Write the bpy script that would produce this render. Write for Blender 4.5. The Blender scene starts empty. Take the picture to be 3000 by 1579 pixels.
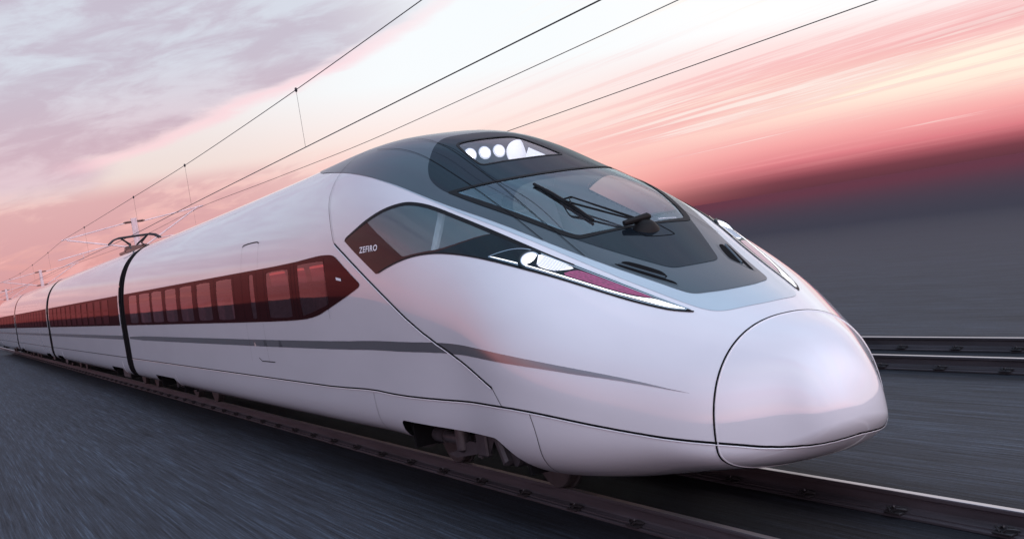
import bpy, math, random
import numpy as np
from mathutils import Vector, Matrix
from mathutils.geometry import delaunay_2d_cdt
random.seed(4)
SC = bpy.context.scene
COL = SC.collection
R = math.radians

# ------------------------------------------------------------------ helpers
def link(o, parent=None):
    COL.objects.link(o)
    if parent is not None:
        o.parent = parent
    return o

def mesh_obj(name, verts, faces, mat, parent=None, smooth=False, normals=None):
    me = bpy.data.meshes.new(name)
    me.from_pydata([tuple(map(float, v)) for v in verts], [], [tuple(int(i) for i in f) for f in faces])
    me.update()
    if mat is not None:
        me.materials.append(mat)
    if smooth or normals is not None:
        me.polygons.foreach_set('use_smooth', [True] * len(me.polygons))
    if normals is not None:
        me.normals_split_custom_set_from_vertices([tuple(map(float, n)) for n in normals])
    return link(bpy.data.objects.new(name, me), parent)

def tag(o, label=None, cat=None, group=None, kind=None):
    if label: o['label'] = label
    if cat: o['category'] = cat
    if group: o['group'] = group
    if kind: o['kind'] = kind
    return o

def empty(name, loc=(0, 0, 0), parent=None):
    o = bpy.data.objects.new(name, None)
    o.location = loc
    o.empty_display_size = 0.2
    return link(o, parent)

class MB:
    """collects simple solids and links them as one mesh object"""
    def __init__(self): self.v = []; self.f = []
    def add(self, v, f):
        b = len(self.v); self.v += [tuple(p) for p in v]; self.f += [tuple(i + b for i in q) for q in f]; return self
    def box(self, lo, hi, bev=0.0, rot=None, piv=None):
        x0, y0, z0 = lo; x1, y1, z1 = hi
        if bev <= 0:
            v = [(x0,y0,z0),(x1,y0,z0),(x1,y1,z0),(x0,y1,z0),(x0,y0,z1),(x1,y0,z1),(x1,y1,z1),(x0,y1,z1)]
            f = [(3,2,1,0),(4,5,6,7),(0,1,5,4),(1,2,6,5),(2,3,7,6),(3,0,4,7)]
        else:
            b = bev
            v = []
            for z, d in ((z0, b), (z0 + b, 0), (z1 - b, 0), (z1, b)):
                v += [(x0+d+b,y0+d,z),(x1-d-b,y0+d,z),(x1-d,y0+d+b,z),(x1-d,y1-d-b,z),(x1-d-b,y1-d,z),(x0+d+b,y1-d,z),(x0+d,y1-d-b,z),(x0+d,y0+d+b,z)]
            f = [tuple(reversed(range(8))), tuple(range(24, 32))]
            for k in range(3):
                for i in range(8):
                    j = (i + 1) % 8
                    f.append((k*8+i, k*8+j, k*8+8+j, k*8+8+i))
        if rot is not None:
            p = Vector(piv if piv else ((x0+x1)/2, (y0+y1)/2, (z0+z1)/2))
            v = [tuple(rot @ (Vector(q) - p) + p) for q in v]
        return self.add(v, f)
    def tube(self, pts, r, n=8, cap=True):
        pts = [Vector(p) for p in pts]
        rr = r if isinstance(r, (list, tuple)) else [r] * len(pts)
        v = []; prev = None
        for i, p in enumerate(pts):
            t = (pts[min(i+1, len(pts)-1)] - pts[max(i-1, 0)]).normalized()
            if prev is None:
                a = t.orthogonal().normalized()
            else:
                a = (prev - t * prev.dot(t)).normalized()
            prev = a
            b = t.cross(a)
            for k in range(n):
                an = 2 * math.pi * k / n
                v.append(tuple(p + (a * math.cos(an) + b * math.sin(an)) * rr[i]))
        f = []
        for i in range(len(pts) - 1):
            for k in range(n):
                j = (k + 1) % n
                f.append((i*n+k, i*n+j, i*n+n+j, i*n+n+k))
        if cap:
            f.append(tuple(reversed(range(n)))); f.append(tuple(range((len(pts)-1)*n, len(pts)*n)))
        return self.add(v, f)
    def lathe(self, c, axis, prof, n=32):
        """prof: list of (distance along axis, radius)"""
        c = Vector(c); t = Vector(axis).normalized(); a = t.orthogonal().normalized(); b = t.cross(a)
        v = []
        for d, r in prof:
            for k in range(n):
                an = 2 * math.pi * k / n
                v.append(tuple(c + t * d + (a * math.cos(an) + b * math.sin(an)) * r))
        f = []
        for i in range(len(prof) - 1):
            for k in range(n):
                j = (k + 1) % n
                f.append((i*n+k, i*n+j, i*n+n+j, i*n+n+k))
        f.append(tuple(reversed(range(n)))); f.append(tuple(range((len(prof)-1)*n, len(prof)*n)))
        return self.add(v, f)
    def prism(self, prof, x0, x1):
        """prof: (y,z) outline extruded along x"""
        n = len(prof)
        v = [(x0, y, z) for y, z in prof] + [(x1, y, z) for y, z in prof]
        f = [tuple(reversed(range(n))), tuple(range(n, 2*n))]
        for i in range(n):
            j = (i + 1) % n
            f.append((i, j, n + j, n + i))
        return self.add(v, f)
    def build(self, name, mat, parent=None, smooth=False):
        o = mesh_obj(name, self.v, self.f, mat, parent)
        if smooth:
            me = o.data
            me.polygons.foreach_set('use_smooth', [True] * len(me.polygons))
            me.set_sharp_from_angle(angle=R(35))
        return o

# ------------------------------------------------------------------ materials
def nodes_of(m):
    m.use_nodes = True
    return m.node_tree.nodes, m.node_tree.links

def pmat(name, col, rough=0.5, metal=0.0, coat=0.0, spec=0.5, var=0.06, vscale=(2, 2, 2), bump=0.0, bscale=40, emit=None, estr=0.0, coat_rough=0.03, coat_ior=1.5):
    """Principled material whose colour and roughness wander a little with object-space noise"""
    m = bpy.data.materials.new(name)
    N, L = nodes_of(m)
    b = N['Principled BSDF']
    b.inputs['Base Color'].default_value = (*col, 1)
    b.inputs['Roughness'].default_value = rough
    b.inputs['Metallic'].default_value = metal
    b.inputs['Coat Weight'].default_value = coat
    b.inputs['Coat Roughness'].default_value = coat_rough
    b.inputs['Coat IOR'].default_value = coat_ior
    b.inputs['Specular IOR Level'].default_value = spec
    if emit:
        b.inputs['Emission Color'].default_value = (*emit, 1)
        b.inputs['Emission Strength'].default_value = estr
    tc = N.new('ShaderNodeTexCoord')
    mp = N.new('ShaderNodeMapping'); mp.inputs['Scale'].default_value = vscale
    L.new(tc.outputs['Object'], mp.inputs['Vector'])
    nz = N.new('ShaderNodeTexNoise'); nz.inputs['Scale'].default_value = 1.0; nz.inputs['Detail'].default_value = 5
    L.new(mp.outputs['Vector'], nz.inputs['Vector'])
    if var > 0:
        cr = N.new('ShaderNodeMapRange')
        cr.inputs['From Min'].default_value = 0.3; cr.inputs['From Max'].default_value = 0.7
        cr.inputs['To Min'].default_value = 1 - var; cr.inputs['To Max'].default_value = 1 + var
        L.new(nz.outputs['Fac'], cr.inputs['Value'])
        mx = N.new('ShaderNodeMix'); mx.data_type = 'RGBA'; mx.blend_type = 'MULTIPLY'; mx.inputs[0].default_value = 1
        mx.inputs[6].default_value = (*col, 1)
        L.new(cr.outputs['Result'], mx.inputs[7])
        L.new(mx.outputs[2], b.inputs['Base Color'])
    if bump > 0:
        n2 = N.new('ShaderNodeTexNoise'); n2.inputs['Scale'].default_value = bscale; n2.inputs['Detail'].default_value = 6
        L.new(tc.outputs['Object'], n2.inputs['Vector'])
        bp = N.new('ShaderNodeBump'); bp.inputs['Strength'].default_value = bump; bp.inputs['Distance'].default_value = 0.01
        L.new(n2.outputs['Fac'], bp.inputs['Height']); L.new(bp.outputs['Normal'], b.inputs['Normal'])
    return m

def glass(name, tint, base_refl=0.05, gain=0.75, rough=0.02, gcol=(1, 1, 1)):
    """thin tinted pane: see-through plus a sky reflection that grows at grazing angles"""
    m = bpy.data.materials.new(name)
    N, L = nodes_of(m)
    N.remove(N['Principled BSDF'])
    out = N['Material Output']
    tr = N.new('ShaderNodeBsdfTransparent'); tr.inputs['Color'].default_value = (*tint, 1)
    gl = N.new('ShaderNodeBsdfGlossy'); gl.inputs['Roughness'].default_value = rough; gl.inputs['Color'].default_value = (*gcol, 1)
    lw = N.new('ShaderNodeLayerWeight'); lw.inputs['Blend'].default_value = 0.5
    p = N.new('ShaderNodeMath'); p.operation = 'POWER'; p.inputs[1].default_value = 3.5
    L.new(lw.outputs['Facing'], p.inputs[0])
    a = N.new('ShaderNodeMath'); a.operation = 'MULTIPLY_ADD'; a.inputs[1].default_value = gain; a.inputs[2].default_value = base_refl
    L.new(p.outputs[0], a.inputs[0])
    mx = N.new('ShaderNodeMixShader')
    L.new(a.outputs[0], mx.inputs['Fac']); L.new(tr.outputs[0], mx.inputs[1]); L.new(gl.outputs[0], mx.inputs[2])
    L.new(mx.outputs[0], out.inputs['Surface'])
    return m

def film(name, col, refl, gain, gcol, rough=0.06, var=0.15, vscale=(1, 3, 3)):
    m = pmat(name, col, 0.6, spec=0.0, var=var, vscale=vscale)
    N, L = nodes_of(m)
    pb = N['Principled BSDF']; out = N['Material Output']
    gl = N.new('ShaderNodeBsdfGlossy'); gl.inputs['Roughness'].default_value = rough; gl.inputs['Color'].default_value = (*gcol, 1)
    lw = N.new('ShaderNodeLayerWeight'); lw.inputs['Blend'].default_value = 0.5
    p = N.new('ShaderNodeMath'); p.operation = 'POWER'; p.inputs[1].default_value = 3.5; L.new(lw.outputs['Facing'], p.inputs[0])
    a = N.new('ShaderNodeMath'); a.operation = 'MULTIPLY_ADD'; a.inputs[1].default_value = gain; a.inputs[2].default_value = refl; L.new(p.outputs[0], a.inputs[0])
    mx = N.new('ShaderNodeMixShader'); L.new(a.outputs[0], mx.inputs['Fac']); L.new(pb.outputs[0], mx.inputs[1]); L.new(gl.outputs[0], mx.inputs[2])
    L.new(mx.outputs[0], out.inputs['Surface'])
    return m

def lamp_mat(name, col, s):
    return pmat(name, (0.8, 0.8, 0.8), 0.2, var=0.02, emit=col, estr=s)

M = {}
M['white'] = pmat('white_train_paint', (0.60, 0.615, 0.655), 0.40, coat=1.0, coat_ior=1.95, coat_rough=0.02, spec=.2, var=0.03, vscale=(.5, 2, 2))
M['grey'] = pmat('slate_grey_paint', (0.040, 0.060, 0.074), 0.30, coat=0.35, spec=.3, var=0.05, vscale=(.6, 2, 2))
M['pale'] = pmat('pale_blue_paint', (0.35, 0.45, 0.51), 0.28, coat=1.0, var=0.03)
M['mask'] = film('smoked_glass_panel', (0.006, 0.009, 0.013), 0.030, 0.30, (.86, .95, 1.0))
M['gasket'] = pmat('black_rubber_gasket', (0.006, 0.0055, 0.006), 0.5, spec=.15, var=0.1)
M['gap'] = pmat('black_gap', (0.004, 0.004, 0.005), 0.9, spec=0.1, var=0.05)
M['band'] = film('dark_red_glass_band', (0.020, 0.0045, 0.005), 0.03, 0.16, (1.0, .50, .52), vscale=(.4, 3, 6))
M['brown'] = film('brown_tinted_panel', (0.030, 0.013, 0.011), 0.035, 0.22, (1.0, .78, .74), vscale=(.8, 3, 3))
M['stripe'] = pmat('grey_stripe_paint', (0.42, 0.43, 0.44), 0.18, metal=0.9, var=0.04)
M['bellows'] = pmat('gangway_rubber', (0.006, 0.0065, 0.008), 0.8, spec=.05, var=0.15)
M['under'] = pmat('underframe_metal', (0.035, 0.03, 0.033), 0.55, metal=0.2, var=0.3, vscale=(6, 6, 6), bump=0.2)
M['bogie'] = pmat('bogie_paint', (0.055, 0.051, 0.057), 0.45, metal=0.2, var=0.25, vscale=(8, 8, 8), bump=0.15)
M['wheel'] = pmat('wheel_steel', (0.055, 0.050, 0.052), 0.5, metal=0.4, var=0.25, vscale=(9, 9, 9))
M['bay'] = pmat('bogie_bay_black', (0.006, 0.006, 0.007), 0.9, spec=0.1, var=0.2)
M['rail'] = pmat('rusty_rail_side', (0.048, 0.044, 0.052), 0.55, metal=0.15, var=0.35, vscale=(.7, 9, 9), bump=0.2, bscale=60)
M['railtop'] = pmat('polished_rail_top', (0.56, 0.54, 0.55), 0.36, metal=0.9, var=0.1, vscale=(.4, 30, 1))
M['clip'] = pmat('spring_clip_steel', (0.035, 0.033, 0.036), 0.45, metal=0.5, var=0.25, vscale=(20, 20, 20))
M['wire'] = pmat('dark_copper_wire', (0.025, 0.022, 0.025), 0.6, var=0.1)
M['mast'] = pmat('galvanised_mast', (0.70, 0.56, 0.57), 0.7, metal=0.0, var=0.15, vscale=(4, 4, 4))
M['pan'] = pmat('pantograph_dark_metal', (0.03, 0.026, 0.03), 0.5, metal=0.3, var=0.15)
M['insul'] = pmat('brown_insulator', (0.10, 0.05, 0.04), 0.3, var=0.1)
M['housing'] = pmat('lamp_housing_grey', (0.10, 0.115, 0.135), 0.5, var=0.1)
M['chrome'] = pmat('lamp_reflector_chrome', (0.75, 0.77, 0.82), 0.16, metal=1.0, var=0.03)
M['lampdark'] = film('headlight_housing', (0.005, 0.007, 0.010), 0.03, 0.25, (.9, 1.0, 1.0))
M['lamp'] = lamp_mat('lit_lamp', (1.0, 0.99, 1.0), 5.0)
M['lamphalo'] = lamp_mat('lamp_halo_emission', (0.84, 0.89, 1.0), 0.50)  # glowing ring added round each bulb as its soft halo
M['led'] = lamp_mat('lit_led_strip', (0.95, 0.96, 1.0), 1.6)
M['glow'] = lamp_mat('lamp_glow_emission', (0.90, 0.93, 1.0), 0.55)  # lamp light caught by reflector and tray, put in as emission
M['red'] = pmat('magenta_tail_lens', (0.20, 0.022, 0.085), 0.15, coat=.6, var=0.5, vscale=(3, 60, 60), emit=(0.6, 0.05, 0.28), estr=0.09)
M['letter'] = pmat('white_lettering', (0.78, 0.78, 0.82), 0.5, var=0.02)
M['cab'] = pmat('pale_cab_lining', (0.70, 0.74, 0.80), 0.6, var=0.04)
M['desk'] = pmat('driver_desk', (0.50, 0.56, 0.66), 0.5, var=0.08)
M['seat'] = pmat('dark_seat_fabric', (0.10, 0.11, 0.13), 0.8, var=0.2, vscale=(15, 15, 15))
M['floor'] = pmat('saloon_floor', (0.10, 0.07, 0.07), 0.7, var=0.1)
M['glass'] = glass('windscreen_glass', (0.78, 0.90, 0.95), 0.18, 0.45, gcol=(.80, .94, 1.0))
M['sideglass'] = glass('cab_window_glass', (0.62, 0.70, 0.70), 0.17, 0.60, gcol=(.86, .97, .97))
M['redglass'] = glass('red_tinted_glass', (0.84, 0.48, 0.50), 0.06, 0.50, gcol=(1.0, .62, .66))
M['lens'] = glass('clear_lamp_cover', (0.90, 0.92, 0.95), 0.04, 0.6)
M['coachpane'] = film('red_tinted_pane', (0.050, 0.011, 0.013), 0.04, 0.20, (1.0, .50, .52), vscale=(.8, 2, 3))

# ------------------------------------------------------------------ train skin: a smooth function of station x and girth angle
TIP = -0.20
KX = np.array([-.2,-.3,-.55,-1.0,-1.6,-2.3,-3.2,-4.2,-5.4,-6.7,-8.2,-10,-14,-25.])
KS = np.sqrt(TIP - KX)
PR = dict(
 zt=[0.8505,1.218,1.4904,1.6636,1.8911,2.1668,2.5729,3.0605,3.4993,3.9459,4.1445,4.1453,4.1069,4.0544],
 hw=[0.0,0.3167,0.519,0.8943,1.2241,1.534,1.7017,1.6652,1.6817,1.6835,1.6845,1.6819,1.6837,1.6847],
 zw=[0.8505,0.806,0.7207,0.7134,0.9126,1.1203,1.3277,1.5071,1.6307,1.7046,1.7401,1.7427,1.7426,1.7449],
 zb=[0.8505,0.6704,0.5286,0.4313,0.3589,0.2941,0.2859,0.3142,0.3553,0.432,0.4454,0.4425,0.4385,0.4413],
 nu=[2.3128,2.362,2.3835,2.3471,2.252,2.2444,2.3536,2.4956,2.6562,2.773,2.8514,2.9044,2.906,2.9057],
 nl=[2.1259,2.1795,2.249,2.3802,2.698,3.2719,4.2148,5.3045,6.4618,7.319,7.83,8.0473,8.0373,8.0356])
def spline_m(v):
    n = len(KS); h = np.diff(KS); A = np.zeros((n, n)); b = np.zeros(n); A[0, 0] = A[-1, -1] = 1
    for i in range(1, n - 1):
        A[i, i-1] = h[i-1]; A[i, i] = 2 * (h[i-1] + h[i]); A[i, i+1] = h[i]
        b[i] = 6 * ((v[i+1] - v[i]) / h[i] - (v[i] - v[i-1]) / h[i-1])
    return np.linalg.solve(A, b)
PV = {k: (np.array(v, float), spline_m(np.array(v, float))) for k, v in PR.items()}
def prm(X):
    s = np.clip(np.sqrt(np.maximum(TIP - X, 0)), KS[0], KS[-1])
    i = np.clip(np.searchsorted(KS, s) - 1, 0, len(KS) - 2)
    h = KS[i+1] - KS[i]; a = (KS[i+1] - s) / h; b = (s - KS[i]) / h
    o = {}
    for k, (v, m) in PV.items():
        o[k] = a*v[i] + b*v[i+1] + ((a**3 - a)*m[i] + (b**3 - b)*m[i+1]) * h*h/6
    return o
def skin(X, psi):
    """X metres, psi degrees from the roof centre line towards the near (-y) side"""
    X = np.atleast_1d(np.asarray(X, float)); psi = np.atleast_1d(np.asarray(psi, float))
    X, psi = np.broadcast_arrays(X, psi)
    p = prm(np.minimum(X, TIP - 1e-7)); sy = np.sin(np.radians(psi)); cz = np.cos(np.radians(psi))
    up = cz >= 0
    n = np.where(up, p['nu'], p['nl']); H = np.where(up, p['zt'] - p['zw'], p['zw'] - p['zb'])
    hw = np.maximum(p['hw'], 1e-6); H = np.maximum(H, 1e-6)
    r = ((np.abs(sy) / hw)**n + (np.abs(cz) / H)**n)**(-1 / n)
    return np.stack([X, -sy * r, p['zw'] + cz * r], -1)
def skin_n(X, psi):
    X = np.atleast_1d(np.asarray(X, float)); psi = np.atleast_1d(np.asarray(psi, float))
    X, psi = np.broadcast_arrays(X, psi)
    s = np.sqrt(np.maximum(TIP - X, 1e-7))
    e = 4e-3
    s0 = np.maximum(s - e, 1e-4); s1 = s + e
    du = skin(TIP - s1**2, psi) - skin(TIP - s0**2, psi)
    dv = skin(X, psi + .25) - skin(X, psi - .25)
    n = np.cross(du, dv); l = np.linalg.norm(n, axis=-1, keepdims=True)
    n = n / np.maximum(l, 1e-12)
    c = skin(X, psi); zw = prm(np.minimum(X, TIP - 1e-7))['zw']
    ref = np.stack([np.full_like(X, .02), c[..., 1], c[..., 2] - zw], -1)
    n = np.where((n * ref).sum(-1, keepdims=True) < 0, -n, n)
    n = np.where(l < 1e-12, np.array([1., 0, 0]), n)
    return n
def psi_z(X, z, lo=20, hi=150):
    for _ in range(40):
        m = (lo + hi) / 2
        if skin(X, m)[0, 2] > z: lo = m
        else: hi = m
    return (lo + hi) / 2
RV = 1.3   # chart: v = radians(psi)*RV, metres-ish
def chart(poly):
    a = np.array(poly, float); return np.stack([a[:, 0], np.radians(a[:, 1]) * RV], 1)
def in_poly(P, poly):
    x, y = P[:, 0], P[:, 1]; r = np.zeros(len(P), bool)
    j = len(poly) - 1
    for i in range(len(poly)):
        xi, yi = poly[i]; xj, yj = poly[j]
        if yi != yj:
            c = ((yi > y) != (yj > y)) & (x < (xj - xi) * (y - yi) / (yj - yi) + xi); r ^= c
        j = i
    return r
def edge_dist(P, poly):
    d = np.full(len(P), 1e9); n = len(poly)
    for i in range(n):
        a = poly[i]; b = poly[(i+1) % n]; ab = b - a; L2 = max((ab**2).sum(), 1e-12)
        t = np.clip(((P - a) @ ab) / L2, 0, 1)
        d = np.minimum(d, np.linalg.norm(P - (a + t[:, None] * ab), axis=1))
    return d
def chaikin(p, k=2, closed=True):
    p = np.array(p, float)
    for _ in range(k):
        if closed:
            q = np.roll(p, -1, 0); p = np.stack([.75*p + .25*q, .25*p + .75*q], 1).reshape(-1, 2)
        else:
            q = np.stack([.75*p[:-1] + .25*p[1:], .25*p[:-1] + .75*p[1:]], 1).reshape(-1, 2)
            p = np.concatenate([p[:1], q, p[-1:]])
    return p
def densify(p, d, closed=True):
    o = []; n = len(p)
    for i in range(n if closed else n - 1):
        a = p[i]; b = p[(i+1) % n]
        if closed and np.linalg.norm(b - a) < 1e-6: continue
        k = max(1, int(math.ceil(np.linalg.norm(b - a) / d)))
        for t in range(k): o.append(a + (b - a) * t / k)
    if not closed: o.append(p[-1])
    return np.array(o)
def full(half):
    """half outline (psi>=0, from roof centre round to roof centre) -> whole symmetrical outline"""
    a = [tuple(q) for q in half]
    return a + [(x, -p) for x, p in reversed(a) if p > 1e-6]
def mir(poly): return [(x, -p) for x, p in poly]

def patch(name, outer, mat, parent, off=0.004, holes=(), sp=0.07, smooth=2, dome=0.0, label=None):
    """a panel cut to an outline and laid on the train skin at a given stand-off"""
    po = chart(outer)
    if smooth: po = chaikin(po, smooth)
    hs = [chaikin(chart(h), smooth) if smooth else chart(h) for h in holes]
    loops = [densify(po, sp * .6)] + [densify(h, sp * .6) for h in hs]
    lo = po.min(0); hi = po.max(0)
    gx = np.arange(lo[0], hi[0], sp); gy = np.arange(lo[1], hi[1], sp)
    G = np.stack(np.meshgrid(gx, gy), -1).reshape(-1, 2)
    G[:, 0] += (np.arange(len(G)) % 7 - 3) * 1e-4
    if len(G):
        k = in_poly(G, po)
        for h in hs: k &= ~in_poly(G, h)
        G = G[k]
        for l in loops:
            if len(G): G = G[edge_dist(G, l) > sp * .35]
    vs = []; es = []
    for l in loops:
        b = len(vs); vs += [Vector(q) for q in l]; es += [(b + i, b + (i+1) % len(l)) for i in range(len(l))]
    vs += [Vector(q) for q in G]
    r = delaunay_2d_cdt(vs, es, [], 0, 1e-6)
    V = np.array([tuple(q) for q in r[0]]); F = np.array([f for f in r[2] if len(f) == 3])
    c = V[F].mean(1)
    k = in_poly(c, loops[0])
    for l in loops[1:]: k &= ~in_poly(c, l)
    F = F[k]
    X = V[:, 0]; ps = np.degrees(V[:, 1] / RV)
    Nn = skin_n(X, ps); o = np.full(len(X), off)
    if dome: o = o + dome * np.minimum(1, edge_dist(V, loops[0]) / .08)
    P = skin(X, ps) + Nn * o[:, None]
    fn = np.cross(P[F[:, 1]] - P[F[:, 0]], P[F[:, 2]] - P[F[:, 0]])
    fl = (fn * Nn[F].mean(1)).sum(1) < 0
    F[fl] = F[fl][:, ::-1]
    used = np.unique(F); mp = -np.ones(len(P), int); mp[used] = np.arange(len(used))
    ob = mesh_obj(name, P[used], mp[F], mat, parent, True, Nn[used])
    if label: ob['label'] = label
    return ob

def strip(name, curve, w, mat, parent, off=0.003, ridge=0.0, side=0.0, smooth=2, closed=False, d=0.05, taper=False):
    """a narrow line laid along the skin: flat gap or raised bead"""
    p = chart(curve)
    if smooth: p = chaikin(p, smooth, closed)
    p = densify(p, d, closed)
    X = p[:, 0]; ps = np.degrees(p[:, 1] / RV)
    P = skin(X, ps); Nn = skin_n(X, ps)
    T = np.roll(P, -1, 0) - np.roll(P, 1, 0)
    if not closed: T[0] = P[1] - P[0]; T[-1] = P[-1] - P[-2]
    T /= np.maximum(np.linalg.norm(T, axis=1, keepdims=True), 1e-9)
    B = np.cross(Nn, T); B /= np.maximum(np.linalg.norm(B, axis=1, keepdims=True), 1e-9)
    ww = np.full(len(P), w)
    if taper:
        t = np.linspace(0, 1, len(P)); ww = w * np.clip(np.minimum(t, 1 - t) * 8, .15, 1)
    pr = [(-.5, 0), (.5, 0)] if not ridge else [(-.5, -1), (-.42, .3), (-.2, .85), (0, 1), (.2, .85), (.42, .3), (.5, -1)]
    V = []; NN = []
    for a, h in pr:
        V.append(P + B * (ww * a + side)[:, None] + Nn * (off + h * ridge))
        nn = Nn + B * (a * 2.0 if ridge else 0); NN.append(nn / np.linalg.norm(nn, axis=1, keepdims=True))
    n = len(P); k = len(pr)
    V = np.stack(V, 1).reshape(-1, 3); NN = np.stack(NN, 1).reshape(-1, 3)
    F = []
    for i in range(n if closed else n - 1):
        j = (i + 1) % n
        for q in range(k - 1): F.append((i*k+q, i*k+q+1, j*k+q+1, j*k+q))
    F = np.array(F)
    fn = np.cross(V[F[:, 1]] - V[F[:, 0]], V[F[:, 2]] - V[F[:, 0]])
    fl = (fn * NN[F].mean(1)).sum(1) < 0
    F[fl] = F[fl][:, ::-1]
    return mesh_obj(name, V, F, mat, parent, True, NN)

def shell(name, Xs, lo_fn, hi_fn, ncol, mat, parent, holes=(), grow=0.02, dens=500, sides=(1,)):
    """sheet of skin between two girth angles, with window openings left out"""
    V = []; Nn = []; F = []; C = []
    hc = [chart(h) for h in holes]
    for sgn in sides:
        base = sum(len(v) for v in V)
        rows = []
        for X in Xs:
            a, b = lo_fn(X), hi_fn(X)
            t = np.linspace(a, b, dens); P = skin(X, t)
            L = np.concatenate([[0], np.cumsum(np.linalg.norm(np.diff(P, axis=0), axis=1))])
            if L[-1] < 1e-6: L = np.linspace(0, 1, dens)
            rows.append(np.interp(np.linspace(0, L[-1], ncol), L, t) * sgn)
        rows = np.array(rows); XX = np.repeat(np.array(Xs)[:, None], ncol, 1)
        V.append(skin(XX.ravel(), rows.ravel())); Nn.append(skin_n(XX.ravel(), rows.ravel()))
        n = len(Xs)
        i, j = np.meshgrid(np.arange(n - 1), np.arange(ncol - 1), indexing='ij'); i = i.ravel(); j = j.ravel()
        f = np.stack([i*ncol+j, i*ncol+j+1, (i+1)*ncol+j+1, (i+1)*ncol+j], 1)
        cu = np.stack([XX.ravel(), np.radians(rows.ravel()) * RV], 1)
        k = np.ones(len(f), bool); cc = cu[f].mean(1)
        for h in hc:
            bx = (cc[:, 0] > h[:, 0].min() - .1) & (cc[:, 0] < h[:, 0].max() + .1) & (cc[:, 1] > h[:, 1].min() - .1) & (cc[:, 1] < h[:, 1].max() + .1)
            ii = np.where(bx)[0]
            if len(ii) == 0: continue
            q = cc[ii]; ins = in_poly(q, h) | (edge_dist(q, h) < grow)
            k[ii[ins]] = False
        F.append(f[k] + base)
    V = np.concatenate(V); Nn = np.concatenate(Nn); F = np.concatenate(F)
    fn = np.cross(V[F[:, 2]] - V[F[:, 0]], V[F[:, 3]] - V[F[:, 1]])
    fl = (fn * Nn[F].mean(1)).sum(1) < 0
    F[fl] = F[fl][:, ::-1]
    return mesh_obj(name, V, F, mat, parent, True, Nn)

def skin_text(name, s, X0, X1, psi0, psi1, height_deg, mat, parent, off=0.009, bold=0.0, across=False):
    """lettering wrapped on the skin; across=True runs it over the nose instead of along the side"""
    cu = bpy.data.curves.new(name, 'FONT'); cu.body = s; cu.size = 1.0; cu.offset = bold; cu.resolution_u = 3; cu.space_character = 1.12
    ob = bpy.data.objects.new(name, cu); COL.objects.link(ob)
    dg = bpy.context.evaluated_depsgraph_get(); dg.update()
    me = bpy.data.meshes.new_from_object(ob.evaluated_get(dg))
    bpy.data.objects.remove(ob)
    v = np.array([tuple(q.co) for q in me.vertices]); f = [tuple(p.vertices) for p in me.polygons]
    w = v[:, 0].max() - v[:, 0].min(); u = (v[:, 0] - v[:, 0].min()) / w; h = v[:, 1] / .72
    if across:
        ps = psi0 + (psi1 - psi0) * u; X = X0 + (X1 - X0) * u - height_deg * h
    else:
        X = X0 + (X1 - X0) * u; ps = psi0 + (psi1 - psi0) * u - height_deg * h
    Nn = skin_n(X, ps); P = skin(X, ps) + Nn * off
    F = []
    for q in f:
        n = np.cross(P[q[1]] - P[q[0]], P[q[2]] - P[q[0]])
        F.append(q if n @ Nn[q[0]] >= 0 else tuple(reversed(q)))
    return mesh_obj(name, P, F, mat, parent, True, Nn)

# ------------------------------------------------------------------ outlines on the skin: (x, girth angle)
CANOPY = [(-11.3,0),(-11.2,9),(-10.7,19),(-10.0,23.6),(-9.6,25.1),(-9.2,26.6),(-8.8,28.0),(-8.3,29.5),(-7.8,31.1),(-7.3,32.5),(-6.8,33.9),(-6.3,35.1),(-5.8,36.4),(-5.3,37.6),(-4.8,38.4),(-4.3,38.7),(-3.8,38.4),(-3.4,37.5),(-3.0,35.7),(-2.6,33.1),(-2.3,30.3),(-2.0,27.1),(-1.85,25.4),(-1.75,24.0),(-1.69,22.0),(-1.66,19.5),(-1.63,15.5),(-1.59,9.4),(-1.58,0)]
BLUE = [(-7.6,0),(-7.6,31.0),(-7.0,33.5),(-6.4,35.2),(-5.8,36.8),(-5.3,38.2),(-4.8,39.5),(-4.3,40.3),(-3.8,40.3),(-3.4,39.6),(-3.0,38.6),(-2.6,37.2),(-2.3,35.7),(-2.0,33.6),(-1.8,32.0),(-1.6,29.9),(-1.45,27.6),(-1.37,25.2),(-1.31,22.0),(-1.27,17.5),(-1.24,10),(-1.22,0)]
WS_OUT = [(-4.74,0),(-4.75,11),(-4.85,21),(-5.02,27.6),(-5.22,32.6),(-5.24,33.2),(-5.20,33.4),(-4.59,34.4),(-3.92,33.8),(-3.37,31.3),(-3.23,29.8),(-3.18,28.8),(-3.14,26.5),(-3.11,13),(-3.11,0)]
WS_IN = [(-4.68,0),(-4.70,12.2),(-4.80,21.3),(-5.05,31.0),(-5.11,32.0),(-5.03,32.3),(-4.19,32.2),(-3.54,30.0),(-3.32,28.2),(-3.25,27.3),(-3.20,25.5),(-3.15,11.5),(-3.15,0)]
GLAZ = [(-6.81,0),(-6.79,7.3),(-6.70,10.9),(-6.51,15.6),(-6.22,21.4),(-6.04,25.4),(-5.83,29.1),(-5.67,31.0),(-5.45,32.5),(-5.24,33.3),(-4.59,34.4),(-3.92,33.8),(-3.37,31.3),(-3.2,29.4),(-2.95,26.9),(-2.62,22.2),(-2.33,16.9),(-2.24,14.8),(-2.20,12.8),(-2.18,9.5),(-2.17,0)]
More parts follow.
